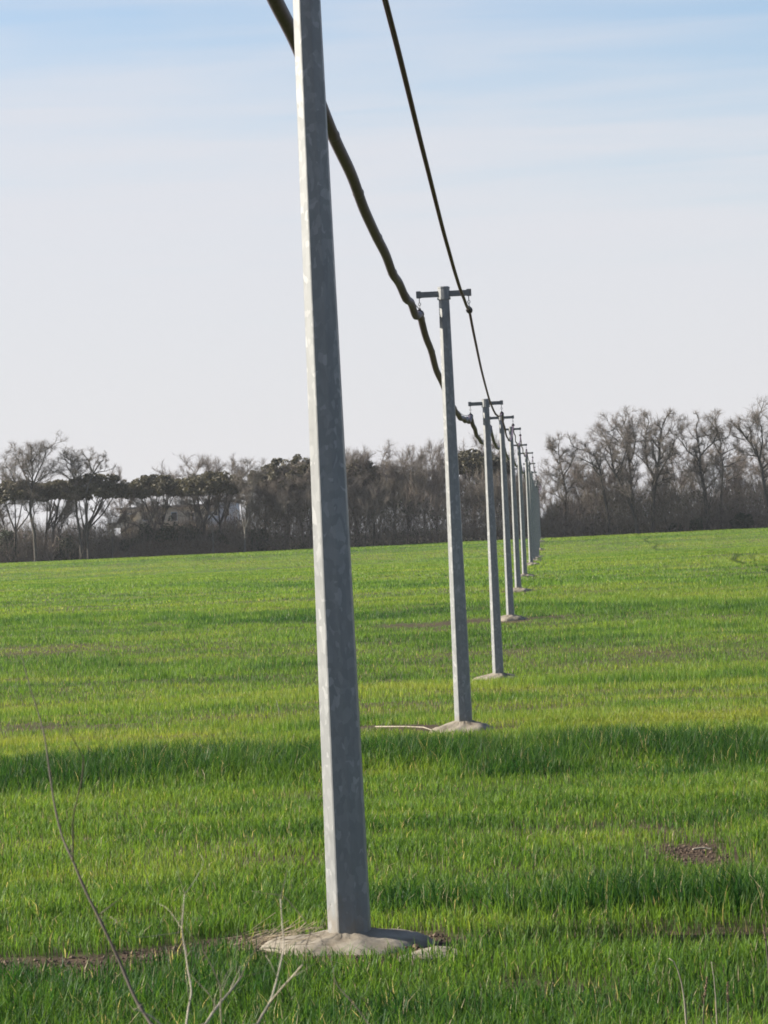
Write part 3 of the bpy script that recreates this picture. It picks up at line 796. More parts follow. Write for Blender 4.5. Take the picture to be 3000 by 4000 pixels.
def flakes(p, size, colr, g):
    n = len(p); u = g.normal(size=(n, 3)); u /= np.linalg.norm(u, axis=1, keepdims=True)
    q = g.normal(size=(n, 3)); v = np.cross(u, q); v /= np.linalg.norm(v, axis=1, keepdims=True)
    s = size[:, None]
    vv = np.stack([p + u * s, p - u * s * .5 + v * s * .8, p - u * s * .5 - v * s * .8], 1).reshape(-1, 3)
    return vv, np.arange(3 * n).reshape(-1, 3), np.repeat(colr[:, None, :], 3, 1).reshape(-1, 3)
def join(parts):
    V = []; T = []; C = []; n = 0
    for v, t, c in parts: V.append(v); T.append(t + n); C.append(c); n += len(v)
    return np.concatenate(V), np.concatenate(T), np.concatenate(C)

def unit(v): return v / (np.linalg.norm(v) + 1e-9)
class Bare:
    """a leafless tree: limbs as tapered tubes, twigs as thin cones; local coordinates, z up"""
    def __init__(s, seed): s.g = np.random.default_rng(seed); s.tubes = []; s.br = []
    def limb(s, pts, r0, r1): s.tubes.append((pts, r0, r1))
    def wander(s, p, d, L, r0, r1, n=5, wob=.25, lift=.12):
        pts = [p]; 
        for k in range(n):
            d = unit(d + s.g.normal(0, wob, 3) + np.array([0, 0, lift])); pts.append(pts[-1] + d * L / n)
        s.tubes.append((pts, r0, r1)); return pts, d
    def grow(s, p, d, L, r, level, maxl, spread):
        pts, dd = s.wander(p, d, L, r, r * .62, 4 if level < 3 else 3, .16 + .05 * level, .10)
        if level >= 2: s.br.append((pts, L))
        if level >= maxl: return
        k = 2 + (s.g.random() < .55)
        for i in range(k):
            side = unit(np.cross(dd, s.g.normal(size=3))); a = s.g.uniform(.28, .62) * spread
            s.grow(pts[-1], unit(dd * math.cos(a) + side * math.sin(a)), L * s.g.uniform(.62, .86), r * s.g.uniform(.5, .66), level + 1, maxl, spread)
        for q in range(1 + (level > 0)):
            j = s.g.integers(1, len(pts)); side = unit(np.cross(dd, s.g.normal(size=3))); a = s.g.uniform(.5, 1.0)
            s.grow(pts[j], unit(dd * math.cos(a) + side * math.sin(a)), L * s.g.uniform(.4, .6), r * .4, level + 2, maxl, spread)
    def along(s, pts, r, step=1.1, L=3.0, start=.35, spread=1.0):
        """side branches along a given limb"""
        seg = [np.linalg.norm(pts[k + 1] - pts[k]) for k in range(len(pts) - 1)]; tot = sum(seg); q = tot * start
        while q < tot:
            a = q; k = 0
            while k < len(seg) - 1 and a > seg[k]: a -= seg[k]; k += 1
            p = pts[k] + (pts[k + 1] - pts[k]) * min(1, a / seg[k]); dd = unit(pts[k + 1] - pts[k])
            side = unit(np.cross(dd, s.g.normal(size=3))); an = s.g.uniform(.4, 1.1)
            s.grow(p, unit(dd * math.cos(an) + side * math.sin(an) + np.array([0, 0, .15])), L * s.g.uniform(.45, 1.0) * (1.15 - .5 * q / tot), r * .38, 2, 4, spread)
            q += step * s.g.uniform(.6, 1.4)
        s.br.append((pts[-3:], L))
    def meshes(s, twigs, twl, twr, tint=1.0, lift=.5, scale=None):
        g = s.g; twigs = int(twigs * 1.7); twr = twr * 1.25
        mb = MB()
        for pts, r0, r1 in s.tubes:
            n = 7 if r0 > .12 else 4
            mb.tube([Vector(p) for p in pts], [r0 + (r1 - r0) * k / (len(pts) - 1) for k in range(len(pts))], n, False)
        wts = np.array([b[1] for b in s.br]) + .6; wts /= wts.sum()
        ch = g.choice(len(s.br), twigs, p=wts); P0 = np.empty((twigs, 3)); D = np.empty((twigs, 3))
        for i, b in enumerate(ch):
            pts = s.br[b][0]; k = g.integers(0, len(pts) - 1); f = g.random()
            P0[i] = pts[k] + (pts[k + 1] - pts[k]) * f; D[i] = unit(pts[k + 1] - pts[k])
        D = D * .7 + g.normal(0, .55, (twigs, 3)) + np.array([0, 0, lift * .4]); D /= np.linalg.norm(D, axis=1, keepdims=True)
        L = twl * g.uniform(.4, 1.3, twigs); P1 = P0 + D * L[:, None]
        # second order twiglets
        j = g.integers(0, twigs, twigs); f = g.uniform(.3, .95, twigs)[:, None]; Q0 = P0[j] + (P1[j] - P0[j]) * f
        E = D[j] + g.normal(0, .6, (twigs, 3)); E /= np.linalg.norm(E, axis=1, keepdims=True); Q1 = Q0 + E * (twl * .6 * g.uniform(.4, 1.2, twigs))[:, None]
        c1 = TWIGC * tint * g.uniform(.7, 1.35, twigs)[:, None]; c2 = TWIGC * tint * g.uniform(.8, 1.5, twigs)[:, None]
        v, t, c = join([cones(P0, P1, twr * g.uniform(.7, 1.3, twigs), c1, g), cones(Q0, Q1, twr * .75 * g.uniform(.7, 1.3, twigs), c2, g)])
        return mb.mesh('trunk', True), mesh_tris('crown', v, t, False, c)
def tree_obj(name, trunk, crown, loc, lab, group, tm, cm, rz=0, sc_=(1, 1, 1)):
    e = empty(name, loc); e.rotation_euler.z = rz; e.scale = sc_
    if not trunk.materials: trunk.materials.append(M[tm])
    if not crown.materials: crown.materials.append(M[cm])
    link('trunk', trunk, e); link('crown', crown, e)
    return tag(e, lab, 'tree', group)
def at_edge(px, d, base_py=None):
    u, _ = ray(px, 2110 if base_py is None else base_py); x = u * d; return Vector((x, d, tzf(x, d) - .1))
GT = 'trees along the far edge of the field'
def skeleton_tree(name, lab, d, limbs, seed, twigs, L=2.6, step=1.0, twl=.9, twr=.014, base=None, tint=1.0, mat='bark', start=.3, pxr=.72, spread=1.0):
    """limbs: list of (pixel polyline, radius px start, end); the first starts at the foot"""
    px0 = limbs[0][0][0]; loc = at_edge(px0[0], d, px0[1]); O = np.array(loc); b = Bare(seed); g = b.g
    for i, (pl, r0, r1) in enumerate(limbs):
        n = len(pl); dy = 0 if i == 0 else g.uniform(-2.0, 2.0)
        pts = []
        for k, (x, y) in enumerate(pl):
            q = np.array(P(x, y, d)) - O; q[1] += dy * k / (n - 1) + g.normal(0, .12); pts.append(q)
        if i == 0: pts[0][2] = -.3
        m_ = d / F_PX * pxr
        b.limb(pts, r0 * m_ / 2, r1 * m_ / 2); b.along(pts, r0 * m_ / 2, step, L, start if i == 0 else .15, spread)
    tr, cr = b.meshes(twigs, twl, twr, tint)
    return tree_obj(name, tr, cr, loc, lab, GT, mat, 'twig', 0, (1, 1, .925))
def auto_tree(seed, height, r, L0, maxl, spread, twigs, twl, twr, nlimb=3, tint=1.0, lean=0):
    b = Bare(seed); g = b.g
    pts, dd = b.wander(np.zeros(3), np.array([lean, 0, 1.]), L0, r, r * .75, 4, .06, .05)
    for i in range(nlimb):
        a = 2 * math.pi * (i + g.uniform(-.2, .2)) / nlimb; t = g.uniform(.25, .55) * spread
        b.grow(pts[-1], unit(np.array([math.cos(a) * math.sin(t), math.sin(a) * math.sin(t), math.cos(t)])), L0 * g.uniform(.75, 1.0), r * .6, 1, maxl, spread)
    b.grow(pts[-1], unit(dd + np.array([0, 0, 1.])), L0 * .95, r * .62, 1, maxl, spread * .8)
    top = max(p[2] for q, _, _ in b.tubes for p in q) + twl * .6; k = height / top
    b.tubes = [([p * k for p in q], r0, r1) for q, r0, r1 in b.tubes]; b.br = [([p * k for p in q], L) for q, L in b.br]
    return b.meshes(twigs, twl, twr, tint)

# --- right-hand wood: big bare trees with limbs as they stand
skeleton_tree('bare_tree', 'crooked bare tree with one long dead limb reaching left, right of poles', 484,
    [([(2385, 2085), (2372, 2000), (2360, 1920), (2350, 1870), (2342, 1810), (2325, 1760), (2290, 1735), (2250, 1722), (2222, 1709)], 17, 3),
     ([(2342, 1812), (2310, 1790), (2285, 1775), (2262, 1765)], 9, 3), ([(2345, 1840), (2322, 1815), (2312, 1785), (2300, 1760)], 9, 4),
     ([(2325, 1762), (2300, 1735), (2285, 1712)], 6, 2), ([(2342, 1810), (2345, 1770), (2340, 1730)], 7, 2)], 101, 1300, 1.8, 1.1, .8, .013)
skeleton_tree('bare_tree', 'leaning bare tree whose dark trunk slants left, before the tallest trees', 483,
    [([(2492, 2075), (2478, 2010), (2455, 1940), (2425, 1880), (2400, 1830), (2392, 1790), (2385, 1740), (2370, 1700)], 20, 5),
     ([(2400, 1830), (2375, 1790), (2362, 1755)], 9, 3), ([(2405, 1838), (2425, 1800), (2440, 1750), (2452, 1700)], 10, 3),
     ([(2392, 1790), (2412, 1740), (2408, 1690)], 7, 2)], 102, 1500, 2.2, 1.0, .9, .013)
skeleton_tree('bare_tree', 'tall bare tree with spreading fan crown, left of the tallest pair', 488,
    [([(2500, 2080), (2478, 1980), (2466, 1900), (2462, 1840), (2458, 1790), (2450, 1730), (2440, 1680), (2420, 1640), (2400, 1622)], 19, 3),
     ([(2462, 1840), (2430, 1800), (2400, 1770), (2370, 1730), (2345, 1700)], 9, 3), ([(2458, 1790), (2475, 1740), (2480, 1690), (2470, 1640), (2450, 1610)], 10, 3),
     ([(2450, 1730), (2420, 1700), (2385, 1670), (2360, 1650)], 8, 2), ([(2450, 1725), (2462, 1670), (2490, 1625)], 7, 2), ([(2440, 1690), (2410, 1650), (2380, 1630)], 6, 2)],
    103, 3200, 2.8, .9, 1.0, .013)
skeleton_tree('bare_tree', 'tallest bare tree with stout trunk and upright forked crown at right', 485,
    [([(2548, 2072), (2550, 1990), (2552, 1920), (2562, 1860), (2570, 1800), (2575, 1750), (2578, 1700), (2585, 1640), (2590, 1612)], 26, 3),
     ([(2560, 1865), (2530, 1800), (2518, 1740), (2520, 1690), (2525, 1640), (2535, 1612)], 13, 3), ([(2562, 1860), (2590, 1800), (2612, 1755), (2628, 1715), (2632, 1670)], 12, 3),
     ([(2530, 1800), (2505, 1770), (2480, 1745)], 8, 3), ([(2570, 1800), (2550, 1740), (2548, 1690), (2556, 1640)], 8, 2), ([(2578, 1700), (2605, 1660), (2620, 1630)], 7, 2)],
    104, 3600, 2.7, .85, 1.0, .013)
skeleton_tree('bare_tree', 'broad bare tree forking low with a limb arching left, right of the tallest', 486,
    [([(2762, 2065), (2758, 1990), (2752, 1900), (2738, 1830), (2732, 1790), (2735, 1750), (2722, 1690), (2718, 1640), (2725, 1622)], 22, 3),
     ([(2735, 1770), (2705, 1752), (2685, 1735), (2668, 1705), (2650, 1680), (2640, 1660)], 9, 3), ([(2732, 1760), (2760, 1725), (2790, 1695), (2815, 1685), (2845, 1682)], 9, 3),
     ([(2722, 1690), (2700, 1670), (2685, 1655)], 6, 2), ([(2785, 1700), (2800, 1660), (2790, 1610)], 7, 2)], 105, 2300, 2.5, 1.0, .95, .013)
skeleton_tree('bare_tree', 'bare tree with two wide limbs low over the thicket, far right', 489,
    [([(2815, 2060), (2815, 1980), (2818, 1900), (2822, 1840), (2822, 1790), (2812, 1750), (2815, 1700), (2795, 1650)], 17, 3),
     ([(2822, 1805), (2850, 1798), (2880, 1780), (2900, 1755)], 9, 3), ([(2815, 1755), (2845, 1735), (2875, 1722)], 7, 3), ([(2812, 1750), (2790, 1715), (2775, 1680)], 7, 2)], 106, 2000, 2.5, 1.0, .95, .013)
skeleton_tree('bare_tree', 'tall bare tree at the right picture edge, curving trunk and open crown', 484,
    [([(3010, 2060), (3000, 1960), (2985, 1880), (2975, 1810), (2960, 1760), (2935, 1710), (2905, 1670), (2885, 1640)], 22, 4),
     ([(2960, 1760), (2930, 1755), (2900, 1750)], 8, 2), ([(2965, 1775), (2975, 1700), (2970, 1640), (2950, 1600)], 11, 3), ([(2935, 1710), (2930, 1660), (2915, 1610)], 8, 2),
     ([(2975, 1815), (3010, 1780), (3035, 1720), (3030, 1650), (3020, 1600)], 12, 3), ([(2905, 1690), (2880, 1680), (2860, 1670)], 6, 2)], 107, 2900, 2.7, .95, 1.0, .013)
skeleton_tree('bare_tree', 'small twiggy tree with drooping limbs at the gap right of the poles', 486,
    [([(2215, 2095), (2212, 2000), (2210, 1900), (2196, 1830), (2186, 1780), (2182, 1740), (2180, 1712)], 13, 3), ([(2205, 1880), (2180, 1850), (2155, 1835), (2138, 1825)], 7, 2),
     ([(2198, 1840), (2225, 1800), (2240, 1760), (2250, 1730)], 7, 2), ([(2210, 1900), (2245, 1870), (2275, 1840)], 6, 2), ([(2186, 1790), (2165, 1760), (2152, 1735)], 5, 2), ([(2208, 1950), (2170, 1920), (2145, 1915)], 6, 2)],
    108, 3400, 2.6, .7, .9, .013, tint=.9)
# --- left: bare trees among the pines
skeleton_tree('bare_tree', 'broad round bare tree at the left picture edge above the pines', 482,
    [([(140, 2180), (135, 2080), (118, 1990), (118, 1930), (124, 1880), (125, 1830), (122, 1780), (118, 1725)], 20, 3),
     ([(122, 1890), (100, 1840), (80, 1800), (62, 1760), (50, 1745)], 10, 2), ([(124, 1880), (145, 1820), (165, 1770), (175, 1725), (182, 1710)], 10, 2), ([(120, 1900), (80, 1870), (40, 1850), (10, 1830)], 9, 2),
     ([(124, 1850), (105, 1800), (95, 1760)], 7, 2), ([(126, 1870), (165, 1840), (195, 1810)], 7, 2), ([(60, 1860), (40, 1810), (20, 1780)], 6, 2)], 111, 4200, 2.6, .75, .9, .013)
skeleton_tree('bare_tree', 'twiggy bare tree rising beside the crooked one, above the left pines', 483,
    [([(318, 2172), (312, 2080), (300, 2000), (296, 1920), (292, 1870), (282, 1820), (276, 1775), (272, 1750)], 16, 2),
     ([(292, 1880), (265, 1840), (240, 1820), (220, 1808)], 8, 2), ([(290, 1860), (312, 1830), (330, 1810)], 8, 2), ([(284, 1830), (262, 1795), (255, 1775)], 6, 2), ([(286, 1840), (305, 1800), (308, 1775)], 6, 2)],
    112, 2700, 2.2, .8, .8, .013)
skeleton_tree('bare_tree', 'crooked bare tree with twisted clawlike top limbs against the sky at left', 481,
    [([(345, 2170), (340, 2080), (335, 1980), (338, 1900), (345, 1868), (358, 1835), (362, 1822), (352, 1795), (345, 1770), (338, 1758), (325, 1740), (322, 1732)], 14, 3),
     ([(362, 1824), (375, 1800), (388, 1775), (402, 1765), (405, 1748), (412, 1735), (402, 1724)], 8, 3), ([(364, 1822), (390, 1815), (412, 1812), (440, 1800)], 6, 2), ([(345, 1770), (355, 1745), (368, 1735)], 5, 2), ([(360, 1830), (368, 1790), (378, 1770)], 5, 2)],
    113, 700, 1.1, 1.3, .6, .012, start=.75)
skeleton_tree('slender_tree', 'pale multi-stemmed slender tree right of the house corner', 482,
    [([(955, 2150), (958, 2050), (962, 1960), (965, 1900), (966, 1850), (965, 1800), (964, 1768)], 9, 2), ([(957, 2090), (945, 2000), (938, 1930), (930, 1880), (938, 1830)], 6, 2), ([(958, 2060), (982, 1980), (985, 1900), (990, 1850), (1000, 1810)], 6, 2),
     ([(965, 1880), (985, 1840), (1010, 1815)], 4, 1), ([(966, 1870), (945, 1830), (930, 1805)], 4, 1)], 114, 2300, 2.1, .8, .8, .012, mat='palebark')
skeleton_tree('slender_tree', 'short pale-barked sapling trunk at the field edge before the house', 480,
    [([(833, 2166), (833, 2120), (831, 2080), (826, 2030), (822, 1980)], 7, 2)], 115, 260, 1.2, 1.1, .6, .011, mat='palebark', start=.55)
skeleton_tree('slender_tree', 'thin pale-trunked bare sapling left of the brown bank', 480,
    [([(438, 2168), (440, 2110), (434, 2070), (442, 2030), (452, 1990)], 6, 2)], 116, 260, 1.3, 1.0, .6, .011, mat='palebark', start=.5)
# --- auto-grown bare trees standing further back
AT = [auto_tree(201, 17, .22, 4.2, 4, .75, 3000, .95, .013), auto_tree(202, 17, .2, 3.6, 4, .9, 3200, .95, .013), auto_tree(203, 16, .15, 5.0, 4, .5, 2200, .9, .012, 2)]
def placed(px, d, top, v, lab, wide=1.0, rz=None, name='bare_tree', tint=None, base=None):
    loc = at_edge(px, d); hh = P(px, top, d).z - loc.z; k = hh / (17, 17, 16)[v]
    return tree_obj(name, AT[v][0], AT[v][1], loc, lab, GT, 'bark', 'twig', px * .7 if rz is None else rz, (k * wide, k * wide, k))
placed(745, 500, 1762, 1, 'round bare crown rising over the middle stone pines at left', 1.15)
placed(790, 506, 1770, 2, 'upright bare tree between two bare crowns over the middle pines', .9)
placed(885, 498, 1764, 0, 'bare tree behind the house block, over the fourth pine', .75)
placed(500, 512, 1806, 1, 'faint small bare tree in the gap between the left pines', .6)
placed(1075, 505, 1775, 0, 'bare tree top showing left above the domed pine', .8)
placed(1390, 500, 1735, 1, 'bare tree just right of the nearest pole, over dark pine', .8)
placed(1535, 492, 1700, 0, 'dense brown bare tree topping the wood between the first two poles', 1.15)
placed(1470, 497, 1745, 1, 'bare tree left of the dense brown one in the middle wood', 1.0)
placed(1590, 490, 1725, 1, 'bare tree on the right shoulder of the dense brown one', .8)
placed(1660, 500, 1705, 2, 'slender bare tree left of the second pole', 1.0)
placed(1705, 495, 1720, 0, 'bare tree partly hidden by the second pole', .8)
placed(1850, 503, 1682, 1, 'bare tree with curling top between the second and third pole', 1.0)
placed(1925, 500, 1720, 0, 'bare tree behind the third and fourth pole', .8)
placed(2000, 505, 1760, 1, 'bare tree behind the fifth pole', .7)
placed(2060, 508, 1830, 2, 'low bare tree behind the far poles, left of the wood gap', .9)
placed(2150, 520, 1850, 1, 'pale distant bare tree just right of the wood gap', .8)
placed(2310, 500, 1810, 0, 'bare tree behind the crooked one with the long dead limb', .9)
placed(2655, 500, 1690, 1, 'bare tree filling in behind the tallest tree', .8)
placed(2700, 505, 1730, 2, 'slender bare tree behind the limb arching left', 1.0)
placed(2890, 503, 1700, 0, 'bare tree filling in between the two trees at far right', .9)
placed(3060, 495, 1640, 1, 'bare tree half cut off at the right picture edge', 1.0)
placed(-40, 495, 1800, 0, 'bare tree half cut off at the left picture edge', .9)
for q, tp, lb in ((1035, 1815, 'left flank of the domed pine'), (1125, 1790, 'middle of the domed pine'), (1215, 1772, 'domed pine beside the nearest pole'), (575, 1890, 'left end of the house roof'), (770, 1865, 'join between house and grey block')):
    placed(q, 485 + q % 4, tp, q % 2, 'scrubby bare tree standing in front of the ' + lb, 1.1)
for q, tp in ((20, 1850), (230, 1890), (455, 1935)):
    placed(q, 490 + q % 5, tp, (q // 5) % 2, 'low scrubby bare tree under the left pines, ' + {20: 'at the picture edge', 165: 'right of the broad round tree', 230: 'below the small flat pine', 385: 'right of the crooked tree', 455: 'left of the house terrace'}[q], 1.0)
# slim trees crowded in the thicket: nothing tells these apart
g = np.random.default_rng(77)
for px in np.concatenate([g.uniform(985, 1260, 7), g.uniform(1340, 2080, 26), g.uniform(2230, 3040, 14)]):
    dd = g.uniform(484, 502); loc = at_edge(px, dd); h_ = g.uniform(9.0, 13.5); k = h_ / 16
    zn = 0 if px < 1300 else 1 if px < 1740 else 2 if px < 2100 else 3
    tree_obj('slender_tree', AT[2][0], AT[2][1], loc, 'slim bare tree crowded among others in the thicket ' + ('left of the nearest pole', 'between the nearest and second pole', 'behind the poles right of the second', 'of the right-hand wood')[zn], 'slim thicket trees ' + ('left of the nearest pole', 'between the first two poles', 'behind the far poles', 'in the right-hand wood')[zn], 'bark', 'twig', g.uniform(0, 6.28), (k * .85, k * .85, k))

# --- stone pines
def pine_meshes(seed, rx, ry, rz, hb, flakes_n, trunks):
    """umbrella crown: a flat dome of clumps on top of forking limbs; hb = height of the crown's underside"""
    g = np.random.default_rng(seed); nl = 250
    a = g.uniform(0, 2 * np.pi, nl); rr = np.sqrt(g.uniform(0, 1, nl)) * .93
    cx, cy = np.cos(a) * rr * rx, np.sin(a) * rr * ry
    top = np.sqrt(np.clip(1 - rr ** 2 * .9, 0, 1)); cz = hb + rz * (.12 + .80 * top) * g.uniform(.25, 1.0, nl)
    rad = g.uniform(.5, .9, nl) * (.40 + .036 * rx)
    per = flakes_n // nl
    pts = []; cols = []
    for i in range(nl):
        d_ = g.normal(size=(per, 3)); d_ /= np.linalg.norm(d_, axis=1, keepdims=True); q = g.uniform(.55, 1.0, per)[:, None] ** .5
        p = np.array([cx[i], cy[i], cz[i]]) + d_ * q * np.array([rad[i] * 1.35, rad[i] * 1.35, rad[i] * 1.05]); pts.append(p)
        cols.append(np.array([.078, .069, .044]) * g.uniform(.75, 1.3) * g.uniform(.7, 1.35, per)[:, None])
    p = np.concatenate(pts); c = np.concatenate(cols)
    crown = mesh_tris('crown', *flakes(p, g.uniform(.13, .30, len(p)), c, g)[:2], False, flakes(p, g.uniform(.13, .3, len(p)), c, g)[2])
    mb = MB()
    for tx, lean in trunks:
        fork = hb * .52
        base = [Vector((tx, 0, -.3)), Vector((tx + lean * .25, .1, fork * .5)), Vector((tx + lean * .5, 0, fork))]
        mb.tube(base, [.30, .25, .22], 8, False)
        for k in range(5):
            th = 2 * math.pi * (k + g.uniform(-.3, .3)) / 5; e = .75
            q = Vector((math.cos(th) * rx * e * g.uniform(.5, 1), math.sin(th) * ry * e * g.uniform(.5, 1), hb + rz * .35))
            mid = base[-1].lerp(q, .5) + Vector((0, 0, -.5 + g.uniform(-.3, .3)))
            mb.tube([base[-1], mid, q], [.15, .11, .05], 5, False)
            for j in range(3):
                s0 = base[-1].lerp(q, g.uniform(.4, .9)); mb.tube([s0, s0 + Vector((g.uniform(-1.2, 1.2), g.uniform(-1.2, 1.2), g.uniform(.8, 1.6)))], [.06, .03], 4, False)
    return mb.mesh('trunk', True), crown
def pine(px, d, top, under, halfw, trunk_px, lab, seed, ry=None, n=15000):
    loc = at_edge(px, d); k = d / F_PX; hb = P(px, under + 12, d).z - loc.z; rz = P(px, top, d).z - loc.z - hb; rx = halfw * k * 1.1
    tr, cr = pine_meshes(seed, rx, ry or rx * .85, rz, hb, n, [((q - px) * k, (px - q) * k * .5) for q in trunk_px])
    return tree_obj('stone_pine', tr, cr, loc, lab, 'stone pines along the far edge', 'bark', 'leaf')
pine(70, 486, 1872, 1955, 120, (60,), 'flat dark stone pine behind the broad bare tree at the left edge', 301)
pine(235, 488, 1872, 1948, 90, (165, 200), 'small flat stone pine in the middle of the left group', 302)
pine(385, 485, 1842, 1948, 125, (315, 330), 'stone pine with wide dark umbrella behind the crooked bare tree', 303)
pine(620, 490, 1850, 1938, 118, (600, 640), 'stone pine left of the house, its umbrella edge over the roof', 304)
pine(835, 488, 1838, 1932, 140, (790, 870), 'wide stone pine in front of the grey house block', 305)
pine(1150, 492, 1772, 1925, 165, (1110, 1190), 'tall domed stone pine left of the nearest pole', 306, n=24000)
pine(1395, 495, 1790, 1900, 110, (1390,), 'dark stone pine just right of the nearest pole, mostly veiled by twigs', 307)
pine(1880, 497, 1752, 1850, 120, (1850, 1920), 'flat-topped stone pine between the second and fourth pole', 308)

# ------------------------------------------------------------------ undergrowth along the wood edge
g = np.random.default_rng(91)
prof_x = [-200, 0, 120, 250, 330, 430, 470, 560, 640, 900, 960, 1010, 1150, 1300, 1500, 1700, 1900, 2050, 2095, 2120, 2150, 2200, 2300, 2500, 2700, 2900, 3200]
prof_h = [6.4, 6.4, 6.4, 6.0, 6.2, 5.4, 3.2, 4.4, 5.2, 5.6, 6.0, 9.5, 11.5, 12.0, 12.5, 12.5, 12.0, 9.5, 5.0, 2.6, 5.5, 7.0, 7.8, 8.2, 7.8, 7.8, 8.0]
def wood_pts(n, dens=None):
    px = g.uniform(-150, 3150, n); d = 482.5 + g.gamma(2.0, 6.0, n)
    u = np.array([ray(a, 2100)[0] for a in px]); x = u * d
    hmax = np.interp(px, prof_x, prof_h) * (.48 + .98 * fbm(x / 3.2, d / 6, 55, 3)) * np.clip(.45 + (d - 482) / 9, .3, 1)
    return px, x, d, tz(x, d), hmax
parts = []
px, x, d, z, hm = wood_pts(100000)                       # upright stems and brush
t0 = g.uniform(0, 1, len(x)) ** np.interp(px, [950, 1150], [1.7, 1.0]) * hm * .85; L = g.uniform(.9, 2.6, len(x))
p0 = np.stack([x, d, z + t0], 1); D = np.stack([g.normal(0, .38, len(x)), g.normal(0, .38, len(x)), np.abs(g.normal(.9, .35, len(x)))], 1)
p1 = p0 + D * L[:, None]
cl = np.stack([fbm(x / 5, d / 5, 61, 2)] * 3, 1)
tc_ = np.where(cl < .5, np.array([[.16, .128, .108]]), np.array([[.14, .12, .094]])) * g.uniform(.6, 1.45, len(x))[:, None]
parts.append(cones(p0, p1, g.uniform(.014, .036, len(x)), tc_, g))
px, x, d, z, hm = wood_pts(40000)                       # low tangle with old leaves
hh = g.uniform(0, 1, len(x)) ** 1.6 * hm * .8
pp = np.stack([x, d, z + hh], 1)
lc = np.where(fbm(x / 4, hh / 2, 71, 2)[:, None] < .5, np.array([[.075, .074, .045]]), np.array([[.14, .11, .085]])) * g.uniform(.6, 1.4, len(x))[:, None]
parts.append(flakes(pp, g.uniform(.10, .26, len(x)), lc, g))
v, t, c = join(parts)
tag(link('undergrowth', mesh_tris('undergrowth', v, t, False, c), None, M['twig']), 'grey-brown tangle of brush and brambles at the foot of the wood', 'undergrowth', kind='stuff')
# brown bramble bank before the house
n = 5200; bx = g.uniform(440, 930, n); hh = np.interp(bx, [440, 520, 620, 760, 880, 930], [.5, 1.7, 2.6, 2.2, 1.5, .5]); d = 481.5 + g.uniform(0, 1, n) * 4
u = np.array([ray(a, 2140)[0] for a in bx]); x = u * d; q = (d - 481.5) / 4
pp = np.stack([x, d, tz(x, d) + hh * np.clip(q * 1.25, 0, 1) * g.uniform(.75, 1.05, n)], 1)
p1 = pp + g.normal(0, .3, (n, 3)) + np.array([0, 0, .25])
v, t, c = join([cones(pp, p1, g.uniform(.015, .03, n), np.array([.165, .125, .09]) * g.uniform(.6, 1.3, n)[:, None], g), flakes(pp, g.uniform(.1, .25, n), np.array([.13, .10, .07]) * g.uniform(.6, 1.3, n)[:, None], g)])
tag(link('bramble_bank', mesh_tris('bramble_bank', v, t, False, c), None, M['twig']), 'low brown bank of dead brambles in front of the house', 'brambles', kind='stuff')
# dark evergreen bushes
def bush(px, d, top, halfw, lab, seed, n=2600):
    loc = at_edge(px, d); gg = np.random.default_rng(seed); hgt = P(px, top, d).z - loc.z; rx = halfw * d / F_PX
    nl = 26; a = gg.uniform(0, 6.28, nl); r = np.sqrt(gg.uniform(0, 1, nl)) * .75; zc = hgt * gg.uniform(.12, .84, nl) * (1 - .35 * r)
    cen = np.stack([np.cos(a) * r * rx, np.sin(a) * r * rx, zc], 1); i = gg.integers(0, nl, n)
    dd = gg.normal(size=(n, 3)); dd /= np.linalg.norm(dd, axis=1, keepdims=True)
    p = cen[i] + dd * (gg.uniform(.4, 1, n) ** .5)[:, None] * np.array([rx * .36, rx * .36, hgt * .18])
    p[:, 2] = np.maximum(p[:, 2], .05)
    col_ = np.array([.028, .040, .020]) * gg.uniform(.6, 1.5, n)[:, None]
    e = empty('evergreen_bush', loc); me = mesh_tris('foliage', *flakes(p, gg.uniform(.12, .26, n), col_, gg)[:2], False, np.repeat(col_, 3, 0)); link('foliage', me, e, M['leaf'])
    mb = MB()
    for k in range(4): mb.tube([(0, 0, -.2), (gg.normal(0, rx * .3), gg.normal(0, rx * .3), hgt * .6)], [.08, .03], 5, False)
    mb.build('stem', M['bark'], e); return tag(e, lab, 'bush', 'evergreen bushes along the wood edge')
bush(575, 487, 2025, 42, 'dark evergreen bush under the house roof, right of the terrace', 401)
bush(655, 486, 1995, 62, 'largest dark evergreen bush in front of the middle of the house', 402)
bush(740, 487, 2010, 55, 'dark evergreen bush left of the grey house block', 403)
bush(850, 486, 2062, 48, 'dark evergreen bush below the grey house block', 404)
bush(1010, 487, 2040, 40, 'dark evergreen bush right of the house gap', 405)
bush(500, 486, 2085, 45, 'low dark evergreen bush below the house terrace', 406)
bush(255, 486, 2070, 50, 'dark evergreen bush between the left pine trunks', 407)
bush(30, 486, 2040, 40, 'dark evergreen bush at the left picture edge', 408)
bush(2900, 484, 1985, 45, 'dark ivy-covered bush at far right under the bare trees', 409)
bush(2725, 484, 2010, 28, 'narrow dark ivy bush at the foot of the broad forking tree', 410)
bush(2640, 486, 2040, 30, 'small dark evergreen bush right of the tallest tree', 411)

